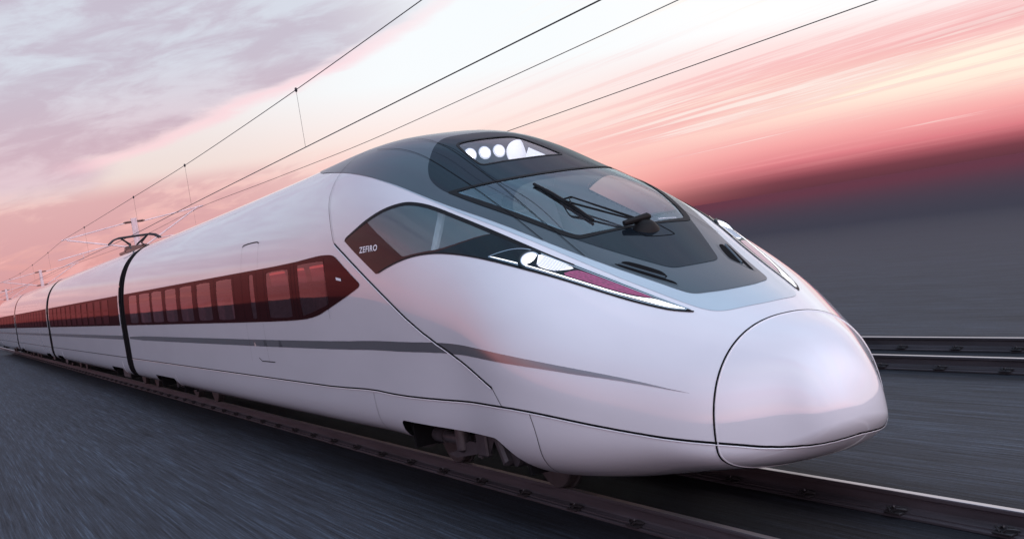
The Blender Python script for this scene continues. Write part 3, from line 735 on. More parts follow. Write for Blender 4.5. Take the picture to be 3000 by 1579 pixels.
def bogie(xc, wb, detail, parent):
    b = empty('bogie', (xc, 0, 0), parent)
    def put(mb, nm, mat, sm=False):
        o = mb.build(nm, mat, b, sm); o.location = (-xc, 0, 0); return o
    fr = MB()
    for sg in (1, -1):
        fr.box((xc - wb/2 - .35, sg*1.02 - .09, .56), (xc + wb/2 + .35, sg*1.02 + .09, .74), .03)
    fr.box((xc - .25, -1.05, .5), (xc + .25, 1.05, .72), .03)
    for x in (xc - wb/2, xc + wb/2):
        o = wheelset(x, b); o.location = (-xc, 0, 0)
        for sg in (1, -1):
            ab = MB(); ab.box((x - .19, sg*1.02 - .15, .30), (x + .19, sg*1.02 + .15, .57), .05); ab.lathe((x, sg*1.18 - .0, .44), (0, sg, 0), [(0, .13), (.05, .12), (.06, .06)], 20)
            put(ab, 'axle_box', M['bogie'], True)
    put(fr, 'bogie_frame', M['bogie'])
    if detail:
        for sg in (1, -1):
            y = 1.24 * sg
            dm = MB()
            dm.lathe((-6.66, y, .50), (1, 0, 0), [(0, .03), (.02, .055), (.10, .055), (.10, .082), (.70, .082), (.70, .066), (1.08, .066), (1.10, .03)], 20)
            dm.lathe((-6.68, y - .02 * sg, .48), (1, 0, 0), [(0, .17), (.05, .17), (.05, .05)], 24)
            put(dm, 'yaw_damper', M['bogie'], True)
            vd = MB(); vd.lathe((-5.50, y, .36), (0, 0, 1), [(0, .05), (.03, .085), (.32, .085), (.40, .06)], 20); put(vd, 'vertical_damper', M['bogie'], True)
            am = MB(); am.add([(-5.98, y - .02, .30), (-5.75, y - .02, .27), (-5.10, y - .02, .37), (-5.02, y - .02, .50), (-5.28, y - .02, .50), (-5.72, y - .02, .35),
                               (-5.98, y + .05, .30), (-5.75, y + .05, .27), (-5.10, y + .05, .37), (-5.02, y + .05, .50), (-5.28, y + .05, .50), (-5.72, y + .05, .35)],
                              [(0,1,2,3,4,5), (11,10,9,8,7,6)] + [(i, i+6, (i+1) % 6 + 6, (i+1) % 6) for i in range(6)])
            am.box((-5.05, y - .04, .36), (-4.78, y + .04, .62), .02); am.tube([(-5.16, y - .05 * sg, .30), (-5.16, y - .05 * sg, .72)], .016, 8); am.tube([(-5.16, y - .05 * sg, .44), (-5.16, y - .05 * sg, .48)], .04, 10); am.tube([(-5.16, y - .05 * sg, .32), (-5.16, y - .05 * sg, .35)], .04, 10)
            am.add([(-4.78, y, .40), (-4.45, y, .74), (-4.78, y, .74)], [(0, 1, 2)]); put(am, 'radius_arm', M['bogie'])
            gp = MB(); gp.box((-4.42, y - .08, .30), (-4.30, y + .12, .72), .03, rot=Matrix.Rotation(R(-32), 3, 'Y')); put(gp, 'wheel_guard', M['bogie'])
    return b
bay(-6.30, -3.2, train); bay(-24.0, -21.0, train)
bogie(-5.55, 2.74, True, train)
bogie(-22.5, 2.3, False, train)

# gangways and trailing coaches ------------------------------------------------------------------
def skin_loft(name, x0, x1, sc, mat, parent, n=160, closed=True, zlo=None):
    p = np.linspace(-180, 180, n + 1)[:-1]
    P = skin(-26.0, p); zc = P[:, 2].mean()
    N0 = skin_n(-26.0, p)
    V = []; NN = []
    for x in (x0, x1):
        q = P + N0 * sc; q = q.copy(); q[:, 0] = x; V.append(q); NN.append(N0)
    F = [(i, (i+1) % n, n + (i+1) % n, n + i) for i in range(n)]
    V = np.concatenate(V)
    F = np.array(F); fn = np.cross(V[F[:, 2]] - V[F[:, 0]], V[F[:, 3]] - V[F[:, 1]])
    if (fn[10] @ N0[10]) < 0: F = F[:, ::-1]
    return mesh_obj(name, V, F, mat, parent, True, np.concatenate(NN))
GAP = 1.10
def gangway(x, parent):
    g = empty('gangway', (x, 0, 0), parent)
    for k in range(3):
        o = skin_loft('bellows', x - .36 + .36 * k - .11, x - .36 + .36 * k + .11, -.012, M['bellows'], g); o.location = (-x, 0, 0)
    o = skin_loft('bellows', x - GAP/2, x + GAP/2, -.03, M['bellows'], g); o.location = (-x, 0, 0)
    return g
CARLEN = 24.1; 
def coach(k):
    x0 = CAR_END - GAP - k * CARLEN; x1 = x0 - (CARLEN - GAP)
    c = empty('coach', (x0, 0, 0), train)
    c['label'] = ['second car, just behind the first black gangway', 'third car, between the second and third gangways', 'farthest cars fading away at the end of the train'][k]
    def put(o): o.location = (-x0, 0, 0); return o
    low = psi_z(-26, ZL)
    ops = [(x0 - 3.9, x0 - 1.0), (x1 + 1.0, x1 + 3.9)]
    put(shell('coach_body', [x0, x0 - 8, x0 - 16, x1], lambda X: -low, lambda X: low, 120, M['white'], c))
    cuts = [x0, ops[0][1], ops[0][0], ops[1][1], ops[1][0], x1]
    put(shell('coach_skirt', [cuts[0], cuts[1]], lambda X: low, lambda X: 360 - low, 80, M['white'], c))
    put(shell('coach_skirt', [cuts[2], cuts[3]], lambda X: low, lambda X: 360 - low, 80, M['white'], c))
    put(shell('coach_skirt', [cuts[4], cuts[5]], lambda X: low, lambda X: 360 - low, 80, M['white'], c))
    for a, b in ops:
        for q in (1, -1): put(shell('coach_skirt', list(np.linspace(a, b, 24)), lambda X: low, lambda X: psi_z(-26, z_open_rear(X, a, b), 60, 178), 20, M['white'], c, sides=(q,)))
        put(bay(a, b, c))
        for sg in (1, -1):
            mb = MB(); mb.box(((a+b)/2 - .95, sg*1.28 - .12, .34), ((a+b)/2 + .25, sg*1.28 + .12, .66), .03); put(mb.build('axle_box', M['bogie'], c))
            for dx in (-1.2, 1.2):
                mb = MB(); mb.lathe(((a+b)/2 + dx, sg*.75 - .06, .46), (0, 1, 0), [(0, .40), (0, .46), (.12, .46), (.12, .40)], 28); put(mb.build('wheel', M['wheel'], c))
    strip_c = [(x0, low), (x1, low)]
    for sg in (1, -1):
        F_ = (lambda q: q) if sg > 0 else mir
        put(strip('skirt_gap', F_(strip_c), .018, M['gap'], c, off=.003, smooth=0, d=3))
        bd = put(patch('window_band', F_([(x0 - .2, psi_z(-26, BT)), (x1 + .2, psi_z(-26, BT)), (x1 + .2, psi_z(-26, BB)), (x0 - .2, psi_z(-26, BB))]), M['band'], c, off=.005, sp=.25, smooth=0))
        put(patch('side_stripe', F_([(x0, psi_z(-26, 1.66)), (x1, psi_z(-26, 1.66)), (x1, psi_z(-26, 1.552)), (x0, psi_z(-26, 1.552))]), M['stripe'], c, off=.004, sp=.25, smooth=0))
        if sg > 0:
            n = 11
            for i in range(n):
                a = x0 - 2.3 - i * 1.85
                if k > 1 and i % 2: continue
                patch('window_pane', win_poly(a - 1.35, a), M['coachpane'], bd, off=.009, sp=.3, smooth=0)
    return c
gangway(CAR_END - GAP / 2, train)
for k in range(3):
    coach(k)
    if k < 2: gangway(CAR_END - GAP / 2 - (k + 1) * CARLEN, train)

# pantograph on the second car ---------------------------------------------------------------------
px = -34.6
pt = empty('pantograph', (px, 0, 4.05), train)
def putp(mb, nm, mat):
    o = mb.build(nm, mat, pt, True); o.location = (-px, 0, -4.05); return o
mb = MB()
mb.tube([(px + .1, -.82, 4.44), (px + .1, -.66, 4.56), (px + .1, -.5, 4.60), (px + .1, .5, 4.60), (px + .1, .66, 4.56), (px + .1, .82, 4.44)], .028, 8)
mb.tube([(px - .25, -.82, 4.44), (px - .25, -.66, 4.56), (px - .25, -.5, 4.60), (px - .25, .5, 4.60), (px - .25, .66, 4.56), (px - .25, .82, 4.44)], .028, 8)
putp(mb, 'collector_head', M['pan'])
mb = MB()
for sg in (1, -1):
    mb.tube([(px - .08, sg * .42, 4.58), (px - .3, sg * .12, 4.36), (px - 1.3, sg * .10, 4.20)], .03, 8)
    mb.tube([(px + .05, sg * .42, 4.58), (px - .1, sg * .20, 4.36), (px + .9, sg * .28, 4.12)], .022, 8)
mb.tube([(px - 1.3, -.2, 4.20), (px - 1.3, .2, 4.20)], .05, 8)
putp(mb, 'pantograph_arm', M['pan'])
mb = MB(); mb.box((px - 1.5, -.35, 4.09), (px + 1.0, -.25, 4.17)); mb.box((px - 1.5, .25, 4.09), (px + 1.0, .35, 4.17)); mb.box((px - .2, -.35, 4.10), (px + .1, .35, 4.30), .03)
for x in (px - 1.3, px + .8):
    for y in (-.3, .3): mb.lathe((x, y, 3.95), (0, 0, 1), [(0, .05), (.04, .08), (.06, .05), (.1, .08), (.12, .05), (.16, .05)], 12)
putp(mb, 'pantograph_base', M['insul'])
finish_root()

# ------------------------------------------------------------------ track
GZ = -0.205
def rail(y, label, ys, clips, name='rail'):
    r = empty(name, (0, y, GZ)); tag(r, label, 'rail')
    pf = [(-.070, -.172), (.070, -.172), (.070, -.160), (.022, -.142), (.009, -.128), (.009, -.050), (.020, -.040), (.036, -.034), (.036, -.010), (.030, -.0015), (-.030, -.0015), (-.036, -.010), (-.036, -.034), (-.020, -.040), (-.009, -.050), (-.009, -.128), (-.022, -.142), (-.070, -.160)]
    mb = MB(); mb.prism(pf, -260, 14); o = mb.build('rail_body', M['rail'], r); o.location = (0, 0, -GZ)
    mb = MB(); mb.prism([(-.031, -.0015), (.031, -.0015), (.026, .0005), (-.026, .0005)][::-1], -260, 14); o = mb.build('running_surface', M['railtop'], r); o.location = (0, 0, -GZ)
    mb = MB(); mb.box((-260, -.11, -.205), (14, .11, -.1725), .008); o = mb.build('base_strip', M['rail'], r); o.location = (0, 0, -GZ)
    c = MB()
    for sg in (1, -1):
        c.box((-.10, min(sg * .055, sg * .135), -.172), (.10, max(sg * .055, sg * .135), -.150), .006)
        for d in (1, -1):
            c.tube([(d*.015, sg*.125, -.145), (d*.05, sg*.115, -.122), (d*.095, sg*.085, -.128), (d*.11, sg*.060, -.138), (d*.085, sg*.043, -.142), (d*.05, sg*.052, -.128), (d*.02, sg*.075, -.118)], .0095, 6)
    first = None
    for x in clips:
        if first is None:
            first = c.build('rail_clip', M['clip'], r, True); q = first
        else:
            q = first.copy(); COL.objects.link(q); q.parent = r
        q.location = (x, 0, -GZ)
    return r
rail(-.75, 'near rail under the train, running past the open bogie recess', None, [6 - 1.2 * k - .2 for k in range(100)])
rail(.75, 'bright topped rail emerging from beneath the rounded train nose', None, [4 - 1.2 * k for k in range(14)])
rail(6.33, 'nearer rail of the empty track to the right of the train', None, [-2.47 - 1.2 * k for k in range(14)])
rail(7.77, 'farther rail of the empty track to the right of the train', None, [-2.42 - 1.2 * k for k in range(16)])

# ------------------------------------------------------------------ overhead line
def wire_line(label, y, mess, cont, drops, rm, rc):
    L = empty('overhead_line', (0, y, 0)); tag(L, label, 'overhead wire')
    def dens(p):
        xs = np.array([q[0] for q in p]); zs = np.array([q[1] for q in p]); o = np.argsort(xs); xs = xs[o]; zs = zs[o]
        X = np.linspace(xs[0], xs[-1], 160); Z = np.interp(X, xs, zs)
        Z2 = Z.copy()
        for _ in range(6): Z2[1:-1] = (Z2[:-2] + 2 * Z2[1:-1] + Z2[2:]) / 4
        return X, Z2
    X, Z = dens(mess); mb = MB(); mb.tube([(x, 0, z) for x, z in zip(X, Z)], rm, 6); mb.build('messenger_wire', M['wire'], L, True)
    X2, Z2 = dens(cont); mb = MB(); mb.tube([(x, 0, z) for x, z in zip(X2, Z2)], rc, 6); mb.build('contact_wire', M['wire'], L, True)
    for d in drops:
        zt = float(np.interp(d, X, Z)); zb = float(np.interp(d, X2, Z2))
        mb = MB(); mb.tube([(d, 0, zt), (d, 0, zb)], .0032, 5); mb.lathe((d, 0, zt - .04), (0, 0, 1), [(0, .012), (.02, .024), (.06, .024), (.08, .012)], 8); mb.build('dropper', M['wire'], L, True)
    return L
m1 = [(14,6.15),(4,6.0),(-7.5,5.85),(-13.9,5.75),(-24.6,5.70),(-33.4,5.76),(-47.5,5.84),(-57.5,5.93),(-66,5.78),(-78,5.68),(-88,5.64),(-100,5.70),(-117.5,5.93),(-147,5.68),(-177.5,5.93),(-207,5.7),(-238,5.9)]
c1 = [(14,4.82),(-3,4.78),(-24.6,4.72),(-34.5,4.645),(-48,4.66),(-60,4.68),(-240,4.68)]
wire_line('overhead wires above the train, with droppers, touching the pantograph', 0.0, m1, c1, [-13.87,-24.6,-33.44,-47.46,-65.65,-77.65,-90,-103,-128,-140], .0075, .0085)
m2 = [(14,6.75),(2,6.65),(-12.2,6.47),(-19.75,6.40),(-30.9,6.33),(-45,6.5),(-57.5,6.7),(-88,6.4),(-117.5,6.7),(-177,6.7),(-240,6.6)]
c2 = [(14,5.3),(-7,5.24),(-20.3,5.18),(-57,5.2),(-240,5.2)]
wire_line('thin overhead wires above the empty right track', 7.05, m2, c2, [-60, -75], 0.0095, .0085)

def mast(x, label):
    m = empty('catenary_mast', (x, 3.55, GZ)); tag(m, label, 'mast', 'catenary masts between the tracks')
    def put(mb, nm, mat, sm=True):
        o = mb.build(nm, mat, m, sm); o.location = (-x, -3.55, -GZ); return o
    mb = MB()
    for sy in (-.12, .12): mb.box((x - .09, 3.55 + sy - .012, GZ), (x + .09, 3.55 + sy + .012, 6.55))
    mb.box((x - .01, 3.44, GZ), (x + .01, 3.66, 6.55)); mb.box((x - .25, 3.3, GZ), (x + .25, 3.8, GZ + .12), .02); put(mb, 'mast_pole', M['mast'], False)
    for s, ye, zm, zc in ((1, 0.0, 5.93, 4.68), (-1, 7.05, 6.7, 5.2)):
        y0 = 3.55 - .13 * s; d = -s
        mb = MB()
        mb.tube([(x, y0 + d * .35, 6.35), (x, ye, zm)], .028, 8); mb.tube([(x, y0 + d * .3, 5.15), (x, ye + s * .25, zm - .02)], .034, 8)
        mb.tube([(x, y0 + d * 1.0, 5.4), (x, ye - s * .3, zc + .32)], .024, 8); mb.tube([(x, ye + s * .9, zc + .25), (x, ye, zc + .03)], .016, 8); mb.tube([(x, ye + s * .9, zc + .25), (x, ye + s * .9, zc + .42)], .014, 6)
        put(mb, 'cantilever_arm', M['mast'])
        mb = MB()
        for z in (6.37, 5.14):
            mb.lathe((x, y0, z), (0, d, 0), [(0, .03)] + [q for k in range(5) for q in ((.04 + .06 * k, .04), (.06 + .06 * k, .08), (.08 + .06 * k, .04))] + [(.40, .03)], 12)
        put(mb, 'insulator', M['insul'])
    return m
mast(-57.5, 'nearest mast with cantilever arms, behind the pantograph')
mast(-117.5, 'second mast along the line, small in the distance')
mast(-177.5, 'farthest mast, tiny at the vanishing end of the train')

# ------------------------------------------------------------------ ground
gm = bpy.data.materials.new('streaked_trackbed'); N, L = nodes_of(gm); b = N['Principled BSDF']
tc = N.new('ShaderNodeTexCoord')
def gnoise(scale, det, rough=.6):
    mp = N.new('ShaderNodeMapping'); mp.inputs['Scale'].default_value = scale; L.new(tc.outputs['Object'], mp.inputs['Vector'])
    n = N.new('ShaderNodeTexNoise'); n.inputs['Scale'].default_value = 1; n.inputs['Detail'].default_value = det; n.inputs['Roughness'].default_value = rough
    L.new(mp.outputs['Vector'], n.inputs['Vector']); return n.outputs['Fac']
def gmath(op, a, c):
    q = N.new('ShaderNodeMath'); q.operation = op
    for i, s in enumerate((a, c)):
        if isinstance(s, (int, float)): q.inputs[i].default_value = s
        else: L.new(s, q.inputs[i])
    return q.outputs[0]
s1 = gnoise((.38, 24, 1), 7, .74); s2 = gnoise((.08, 2.2, 1), 4); s3 = gnoise((.8, 80, 1), 5); s4 = gnoise((28, 28, 28), 5)
mixv = gmath('ADD', gmath('ADD', gmath('MULTIPLY', s1, .42), gmath('MULTIPLY', s2, .10)), gmath('ADD', gmath('MULTIPLY', s3, .36), gmath('MULTIPLY', s4, .12)))
cr = N.new('ShaderNodeValToRGB'); L.new(mixv, cr.inputs['Fac'])
e = cr.color_ramp.elements
e[0].position = .42; e[0].color = (.008, .009, .012, 1); e[1].position = .585; e[1].color = (.066, .086, .114, 1)
for p, c in ((.46, (.021, .024, .031, 1)), (.50, (.028, .032, .040, 1)), (.545, (.040, .050, .068, 1))):
    q = e.new(p); q.color = c
# darker bed round each track: oily stain with the train's shade painted in
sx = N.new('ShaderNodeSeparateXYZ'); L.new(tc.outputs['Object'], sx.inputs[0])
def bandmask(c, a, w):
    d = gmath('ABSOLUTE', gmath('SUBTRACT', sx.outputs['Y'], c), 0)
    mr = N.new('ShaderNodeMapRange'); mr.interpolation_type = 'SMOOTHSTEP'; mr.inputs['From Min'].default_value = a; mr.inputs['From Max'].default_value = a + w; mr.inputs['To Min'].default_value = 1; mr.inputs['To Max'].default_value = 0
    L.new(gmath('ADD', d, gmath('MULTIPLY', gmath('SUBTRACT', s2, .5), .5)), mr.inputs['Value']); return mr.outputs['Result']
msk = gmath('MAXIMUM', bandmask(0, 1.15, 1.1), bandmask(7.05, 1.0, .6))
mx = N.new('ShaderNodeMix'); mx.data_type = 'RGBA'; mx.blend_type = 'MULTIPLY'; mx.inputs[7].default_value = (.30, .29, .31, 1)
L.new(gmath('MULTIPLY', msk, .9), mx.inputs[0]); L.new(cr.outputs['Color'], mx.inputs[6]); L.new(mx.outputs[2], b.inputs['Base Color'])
b.inputs['Roughness'].default_value = .7; b.inputs['Specular IOR Level'].default_value = .22
# horizon fade painted into the ground right of the tracks: slate, violet-grey, dark red
def far(a, b_):
    mr = N.new('ShaderNodeMapRange'); mr.interpolation_type = 'SMOOTHSTEP'; mr.inputs['From Min'].default_value = a; mr.inputs['From Max'].default_value = b_
    lg = N.new('ShaderNodeMath'); lg.operation = 'LOGARITHM'; lg.inputs[1].default_value = 10
    L.new(gmath('MAXIMUM', sx.outputs['Y'], 1.0), lg.inputs[0]); L.new(lg.outputs[0], mr.inputs['Value']); return mr.outputs['Result']
def gmix(f, a, c):
    q = N.new('ShaderNodeMix'); q.data_type = 'RGBA'; L.new(f, q.inputs[0]); L.new(a, q.inputs[6]); q.inputs[7].default_value = (*c, 1); return q.outputs[2]
k1 = gmix(gmath('MULTIPLY', far(1.0, 1.6), .75), mx.outputs[2], (.064, .059, .069))
k2 = gmix(far(1.65, 2.65), k1, (.140, .043, .055))
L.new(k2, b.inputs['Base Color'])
L.new(gmath('SUBTRACT', .2, gmath('MULTIPLY', far(.8, 1.7), .2)), b.inputs['Specular IOR Level'])
bp = N.new('ShaderNodeBump'); bp.inputs['Strength'].default_value = .5; bp.inputs['Distance'].default_value = .02
L.new(gmath('ADD', s1, gmath('MULTIPLY', s4, .3)), bp.inputs['Height']); L.new(bp.outputs['Normal'], b.inputs['Normal'])
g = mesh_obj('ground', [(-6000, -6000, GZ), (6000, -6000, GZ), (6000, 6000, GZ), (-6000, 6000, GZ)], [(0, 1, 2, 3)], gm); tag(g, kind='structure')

# ------------------------------------------------------------------ sky
w = bpy.data.worlds.new('World'); SC.world = w; w.use_nodes = True
N = w.node_tree.nodes; L = w.node_tree.links
bg = N['Background']; out = N['World Output']
tc = N.new('ShaderNodeTexCoord'); sp = N.new('ShaderNodeSeparateXYZ'); L.new(tc.outputs['Generated'], sp.inputs[0])
def m_(op, a, c=0.0, c2=None, clamp=False):
    q = N.new('ShaderNodeMath'); q.operation = op; q.use_clamp = clamp
    for i, s in enumerate((a, c, c2)):
        if s is None: continue
        if isinstance(s, (int, float)): q.inputs[i].default_value = s
        else: L.new(s, q.inputs[i])
    return q.outputs[0]
def mr_(v, a, b_, c=0, d=1, smooth=True):
    q = N.new('ShaderNodeMapRange'); q.interpolation_type = 'SMOOTHSTEP' if smooth else 'LINEAR'
    for k, x in zip(('From Min', 'From Max', 'To Min', 'To Max'), (a, b_, c, d)): q.inputs[k].default_value = x
    L.new(v, q.inputs['Value']); return q.outputs['Result']
def mixc(f, a, c, mode='MIX'):
    q = N.new('ShaderNodeMix'); q.data_type = 'RGBA'; q.blend_type = mode
    for i, s in ((0, f), (6, a), (7, c)):
        if isinstance(s, (int, float)): q.inputs[i].default_value = s
        elif isinstance(s, tuple): q.inputs[i].default_value = (*s, 1)
        else: L.new(s, q.inputs[i])
    return q.outputs[2]
def ramp(v, pts, scale):
    q = N.new('ShaderNodeValToRGB'); L.new(m_('MULTIPLY', v, 1 / scale), q.inputs['Fac'])
    e = q.color_ramp.elements
    for i, (p, c) in enumerate(pts):
        x = e[i] if i < 2 else e.new(min(1, p / scale))
        x.position = min(1, p / scale)
    for p, c in pts:
        k = min(e, key=lambda z: abs(z.position - min(1, p / scale))); k.color = (*c, 1)
    return q.outputs['Color']
def srgb(r, g, b): return tuple(((c/255)/12.92 if c/255 <= .04045 else ((c/255+.055)/1.055)**2.4) for c in (r, g, b))
x, y, z = sp.outputs['X'], sp.outputs['Y'], sp.outputs['Z']
el = m_('MULTIPLY', m_('ARCSINE', z), 57.29578)
az = m_('MULTIPLY', m_('ARCTAN2', y, m_('MULTIPLY', x, -1)), 57.29578)      # 0 = along the train, + to the right
rad = m_('SQRT', m_('ADD', m_('MULTIPLY', y, y), m_('MULTIPLY', z, z)))
al = m_('ARCTAN2', z, y)                                                    # angle about the track direction: streaks run along it
def wnoise(vx, vy, vz, det, rough=.55, dist=0.0):
    c = N.new('ShaderNodeCombineXYZ')
    for i, s in enumerate((vx, vy, vz)):
        if isinstance(s, (int, float)): c.inputs[i].default_value = s
        else: L.new(s, c.inputs[i])
    n = N.new('ShaderNodeTexNoise'); n.inputs['Scale'].default_value = 1; n.inputs['Detail'].default_value = det; n.inputs['Roughness'].default_value = rough; n.inputs['Distortion'].default_value = dist
    L.new(c.outputs[0], n.inputs['Vector']); return n.outputs['Fac']
st1 = wnoise(m_('MULTIPLY', al, 85), m_('MULTIPLY', rad, 2.6), 0.3, 7, .66)        # fine streaks (right)
st2 = wnoise(m_('MULTIPLY', al, 27), m_('MULTIPLY', rad, 2.2), 4.1, 4, .5)         # broad streaks
tilt = m_('ADD', el, m_('MULTIPLY', az, -.10))
cl1 = wnoise(m_('MULTIPLY', az, .085), m_('MULTIPLY', tilt, .36), 1.7, 7, .58, .6)   # natural clouds (left)
cl2 = wnoise(m_('MULTIPLY', az, .30), m_('MULTIPLY', tilt, 1.1), 7.7, 6, .6, .4)
leftR = ramp(el, [(0, srgb(206,128,128)), (1.6, srgb(222,158,156)), (3.0, srgb(230,174,172)), (4.3, srgb(238,192,188)), (5.3, srgb(238,220,214)), (7.5, srgb(240,232,231)), (12, srgb(226,230,240)), (20, srgb(150,160,186))], 20)
midR = ramp(el, [(0, srgb(170,85,92)), (1.2, srgb(250,178,168)), (3.6, srgb(254,214,204)), (5.0, srgb(254,230,223)), (6.2, srgb(252,241,239)), (7.6, srgb(248,251,253)), (13, srgb(246,252,255)), (20, srgb(180,194,214))], 20)
rightR = ramp(el, [(0, srgb(98,52,65)), (.4, srgb(116,58,71)), (.8, srgb(168,86,98)), (1.25, srgb(222,126,135)), (2.0, srgb(246,166,166)), (3.0, srgb(254,204,196)), (4.2, srgb(255,226,214)), (5.4, srgb(254,216,213)), (6.4, srgb(254,230,228)), (7.4, srgb(255,254,254)), (12, srgb(255,255,255)), (20, srgb(190,200,216))], 20)
c1 = mixc(mr_(az, 9, 22), leftR, midR)
base = mixc(mr_(az, 26, 38), c1, rightR)
# lit cream streak on the right, rose streaks below and above it
rose = m_('MULTIPLY', m_('MULTIPLY', mr_(m_('ADD', m_('MULTIPLY', st1, .75), m_('MULTIPLY', st2, .25)), .47, .60), mr_(az, 22, 34)), m_('MULTIPLY', mr_(el, 5.6, 8.2, 1, 0), mr_(el, .5, 1.7)))
slow = wnoise(m_('MULTIPLY', al, 9), m_('MULTIPLY', rad, 2.0), 9.3, 3, .5)
cream = m_('MULTIPLY', mr_(m_('ABSOLUTE', m_('SUBTRACT', m_('ADD', el, m_('MULTIPLY', m_('SUBTRACT', slow, .5), 1.6)), 3.9)), .15, 1.5, 1, 0), mr_(az, 30, 43))
col = mixc(m_('MULTIPLY', cream, .70), base, srgb(255, 250, 228))
col = mixc(m_('MULTIPLY', rose, .60), col, srgb(244, 160, 163))
dusk = m_('MULTIPLY', m_('MULTIPLY', mr_(m_('ADD', m_('MULTIPLY', st2, .5), m_('MULTIPLY', slow, .5)), .53, .64), mr_(az, 26, 34)), m_('MULTIPLY', mr_(el, 5.4, 7.0, 1, 0), mr_(el, 1.0, 2.2)))
col = mixc(m_('MULTIPLY', dusk, .60), col, srgb(218, 156, 158))
thin = m_('MULTIPLY', m_('MULTIPLY', mr_(st1, .54, .66), mr_(az, 24, 34)), mr_(el, 1.0, 2.2))
col = mixc(m_('MULTIPLY', thin, .70), col, srgb(255, 246, 238))
# mauve clouds with pink lit edges on the left
lf = mr_(az, 14, 26, 1, 0)
nn = m_('SUBTRACT', m_('ADD', m_('MULTIPLY', cl1, .6), m_('MULTIPLY', cl2, .4)), .5)
a7 = m_('MAXIMUM', m_('SUBTRACT', az, 7), 0)
bnd = m_('ADD', 5.95, m_('ADD', m_('MULTIPLY', a7, .18), m_('MULTIPLY', m_('MULTIPLY', a7, a7), .007)))      # lower rim of the big mauve cloud sheet
dst = m_('SUBTRACT', m_('ADD', el, m_('MULTIPLY', nn, 2.2)), bnd)
lft = mr_(m_('ADD', az, m_('MULTIPLY', nn, 6)), 8.6, 6.6)
U = m_('MAXIMUM', mr_(dst, -.15, .55), m_('MULTIPLY', lft, mr_(el, 4.3, 5.6)))
U = m_('MULTIPLY', U, mr_(az, 17, 26, 1, 0))
shade = mr_(m_('ADD', m_('MULTIPLY', cl2, .55), m_('MULTIPLY', cl1, .45)), .40, .60)
hi_c = mixc(shade, srgb(212, 216, 228), srgb(196, 186, 202))
lo_c = mixc(shade, srgb(224, 196, 206), srgb(204, 170, 184))
cc = mixc(mr_(el, 5.6, 10.5), lo_c, hi_c)
col = mixc(m_('MULTIPLY', U, .92), col, cc)
rim = m_('MULTIPLY', mr_(m_('ABSOLUTE', m_('ADD', dst, .05)), 0, .55, 1, 0), mr_(az, 17, 27, 1, .25))
rim = m_('MULTIPLY', rim, m_('MULTIPLY', mr_(az, 5, 8), mr_(az, 24, 30, 1, 0)))
col = mixc(m_('MULTIPLY', rim, .62), col, srgb(255, 208, 216))
lowc = m_('MULTIPLY', m_('MULTIPLY', mr_(shade, .2, .9), mr_(el, 5.2, 4.2)), mr_(az, 12, 22, 1, 0))
col = mixc(m_('MULTIPLY', lowc, .55), col, srgb(208, 156, 163))
lowh = m_('MULTIPLY', m_('MULTIPLY', mr_(shade, .35, 0), mr_(el, 5.4, 4.4)), mr_(az, 12, 22, 1, 0))
col = mixc(m_('MULTIPLY', lowh, .45), col, srgb(250, 188, 186))
# the rest of the dome: cool overhead, dim mauve to the left of the train, pale in front of it
dome = ramp(el, [(0, srgb(150,92,100)), (3, srgb(196,126,132)), (10, srgb(188,146,156)), (20, srgb(164,158,180)), (38, srgb(150,176,206)), (60, srgb(158,190,220)), (90, srgb(172,200,228))], 90)
front = ramp(el, [(0, srgb(206,160,168)), (4, srgb(250,200,200)), (10, srgb(232,216,230)), (22, srgb(226,228,252)), (40, srgb(232,240,255)), (60, srgb(210,226,252)), (90, srgb(172,200,228))], 90)
st3 = wnoise(m_('MULTIPLY', al, 5.0), m_('MULTIPLY', x, 1.2), 2.2, 5, .6)
fr = mr_(x, -.06, .58)
dome = mixc(1.0, dome, (1.0, 1.02, 1.02), 'MULTIPLY'); front = mixc(1.0, front, (2.30, 2.28, 2.28), 'MULTIPLY')
dm = mixc(fr, dome, front)
warm = m_('MULTIPLY', mr_(y, .15, .75), mr_(el, 48, 8))           # sunset side, to the right of the tracks
dm = mixc(m_('MULTIPLY', warm, .85), dm, (1.25, .98, .94))
st4 = wnoise(m_('MULTIPLY', al, 16), m_('MULTIPLY', x, 2.0), 5.2, 5, .6)
dm = mixc(m_('MULTIPLY', mr_(st3, .46, .60), .55), dm, mixc(1.0, dm, (1.14, .84, .87), 'MULTIPLY'))
dm = mixc(m_('MULTIPLY', mr_(st4, .50, .64), .45), dm, mixc(1.0, dm, (.72, .78, .86), 'MULTIPLY'))
dm = mixc(m_('MULTIPLY', mr_(st4, .46, .36), .40), dm, mixc(1.0, dm, (1.30, 1.24, 1.22), 'MULTIPLY'))
seen = m_('MULTIPLY', mr_(az, -25, -6), m_('MULTIPLY', mr_(az, 62, 85, 1, 0), mr_(el, 13, 26, 1, 0)))
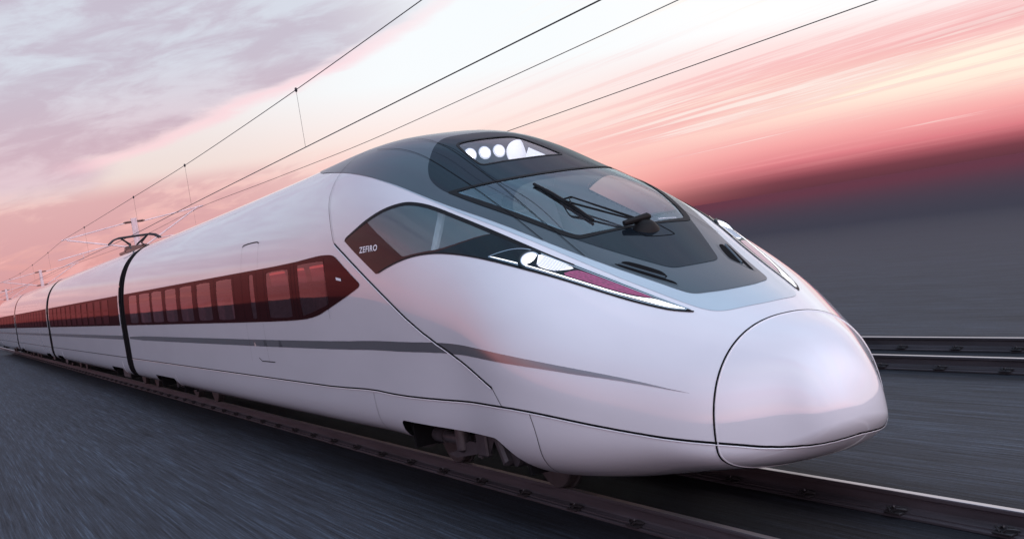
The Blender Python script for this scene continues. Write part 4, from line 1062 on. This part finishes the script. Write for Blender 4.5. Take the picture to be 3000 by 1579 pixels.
col = mixc(seen, dm, col)
# physical sky underneath, faint at this low sun
sky = N.new('ShaderNodeTexSky'); sky.sky_type = 'NISHITA'; sky.sun_disc = False
SUN_EL, SUN_AZ = R(34), R(52)     # azimuth measured from +x towards +y
sky.sun_elevation = SUN_EL; sky.sun_rotation = R(90) - SUN_AZ
bg.inputs['Strength'].default_value = 0.0
bg2 = N.new('ShaderNodeBackground'); bg2.inputs['Strength'].default_value = 1.0; L.new(col, bg2.inputs['Color'])
L.new(sky.outputs['Color'], bg.inputs['Color']); bg.inputs['Strength'].default_value = 0.003
ad = N.new('ShaderNodeAddShader'); L.new(bg.outputs[0], ad.inputs[0]); L.new(bg2.outputs[0], ad.inputs[1]); L.new(ad.outputs[0], out.inputs['Surface'])

sun = bpy.data.lights.new('sun', 'SUN'); sun.energy = 0.5; sun.angle = R(150); sun.color = (1.0, .95, .93)
so = bpy.data.objects.new('sun', sun); COL.objects.link(so)
d = Vector((math.cos(SUN_EL) * math.cos(SUN_AZ), math.cos(SUN_EL) * math.sin(SUN_AZ), math.sin(SUN_EL)))
so.rotation_euler = d.to_track_quat('Z', 'Y').to_euler()

# ------------------------------------------------------------------ camera
cam = bpy.data.cameras.new('camera'); co = bpy.data.objects.new('camera', cam); COL.objects.link(co)
cam.sensor_fit = 'HORIZONTAL'; cam.sensor_width = 36; cam.lens = 3697 / 3000 * 36
cam.clip_end = 20000; cam.clip_start = .1
Mx = Matrix(((0.41738293752015465, 0.04357968906460438, 0.9076851294188305), (0.8943871706255158, 0.15706814938878866, -0.41880924711384543), (-0.16082000027214127, 0.986625768540744, 0.02658045078351586))).to_4x4()
Mx.translation = (7.58, -6.35, 2.65); co.matrix_world = Mx
SC.camera = co
SC.view_settings.view_transform = 'Standard'; SC.view_settings.look = 'None'; SC.view_settings.exposure = 0; SC.view_settings.gamma = 1
SC.cycles.use_denoising = True
SC.cycles.max_bounces = 10; SC.cycles.transparent_max_bounces = 16; SC.cycles.glossy_bounces = 5
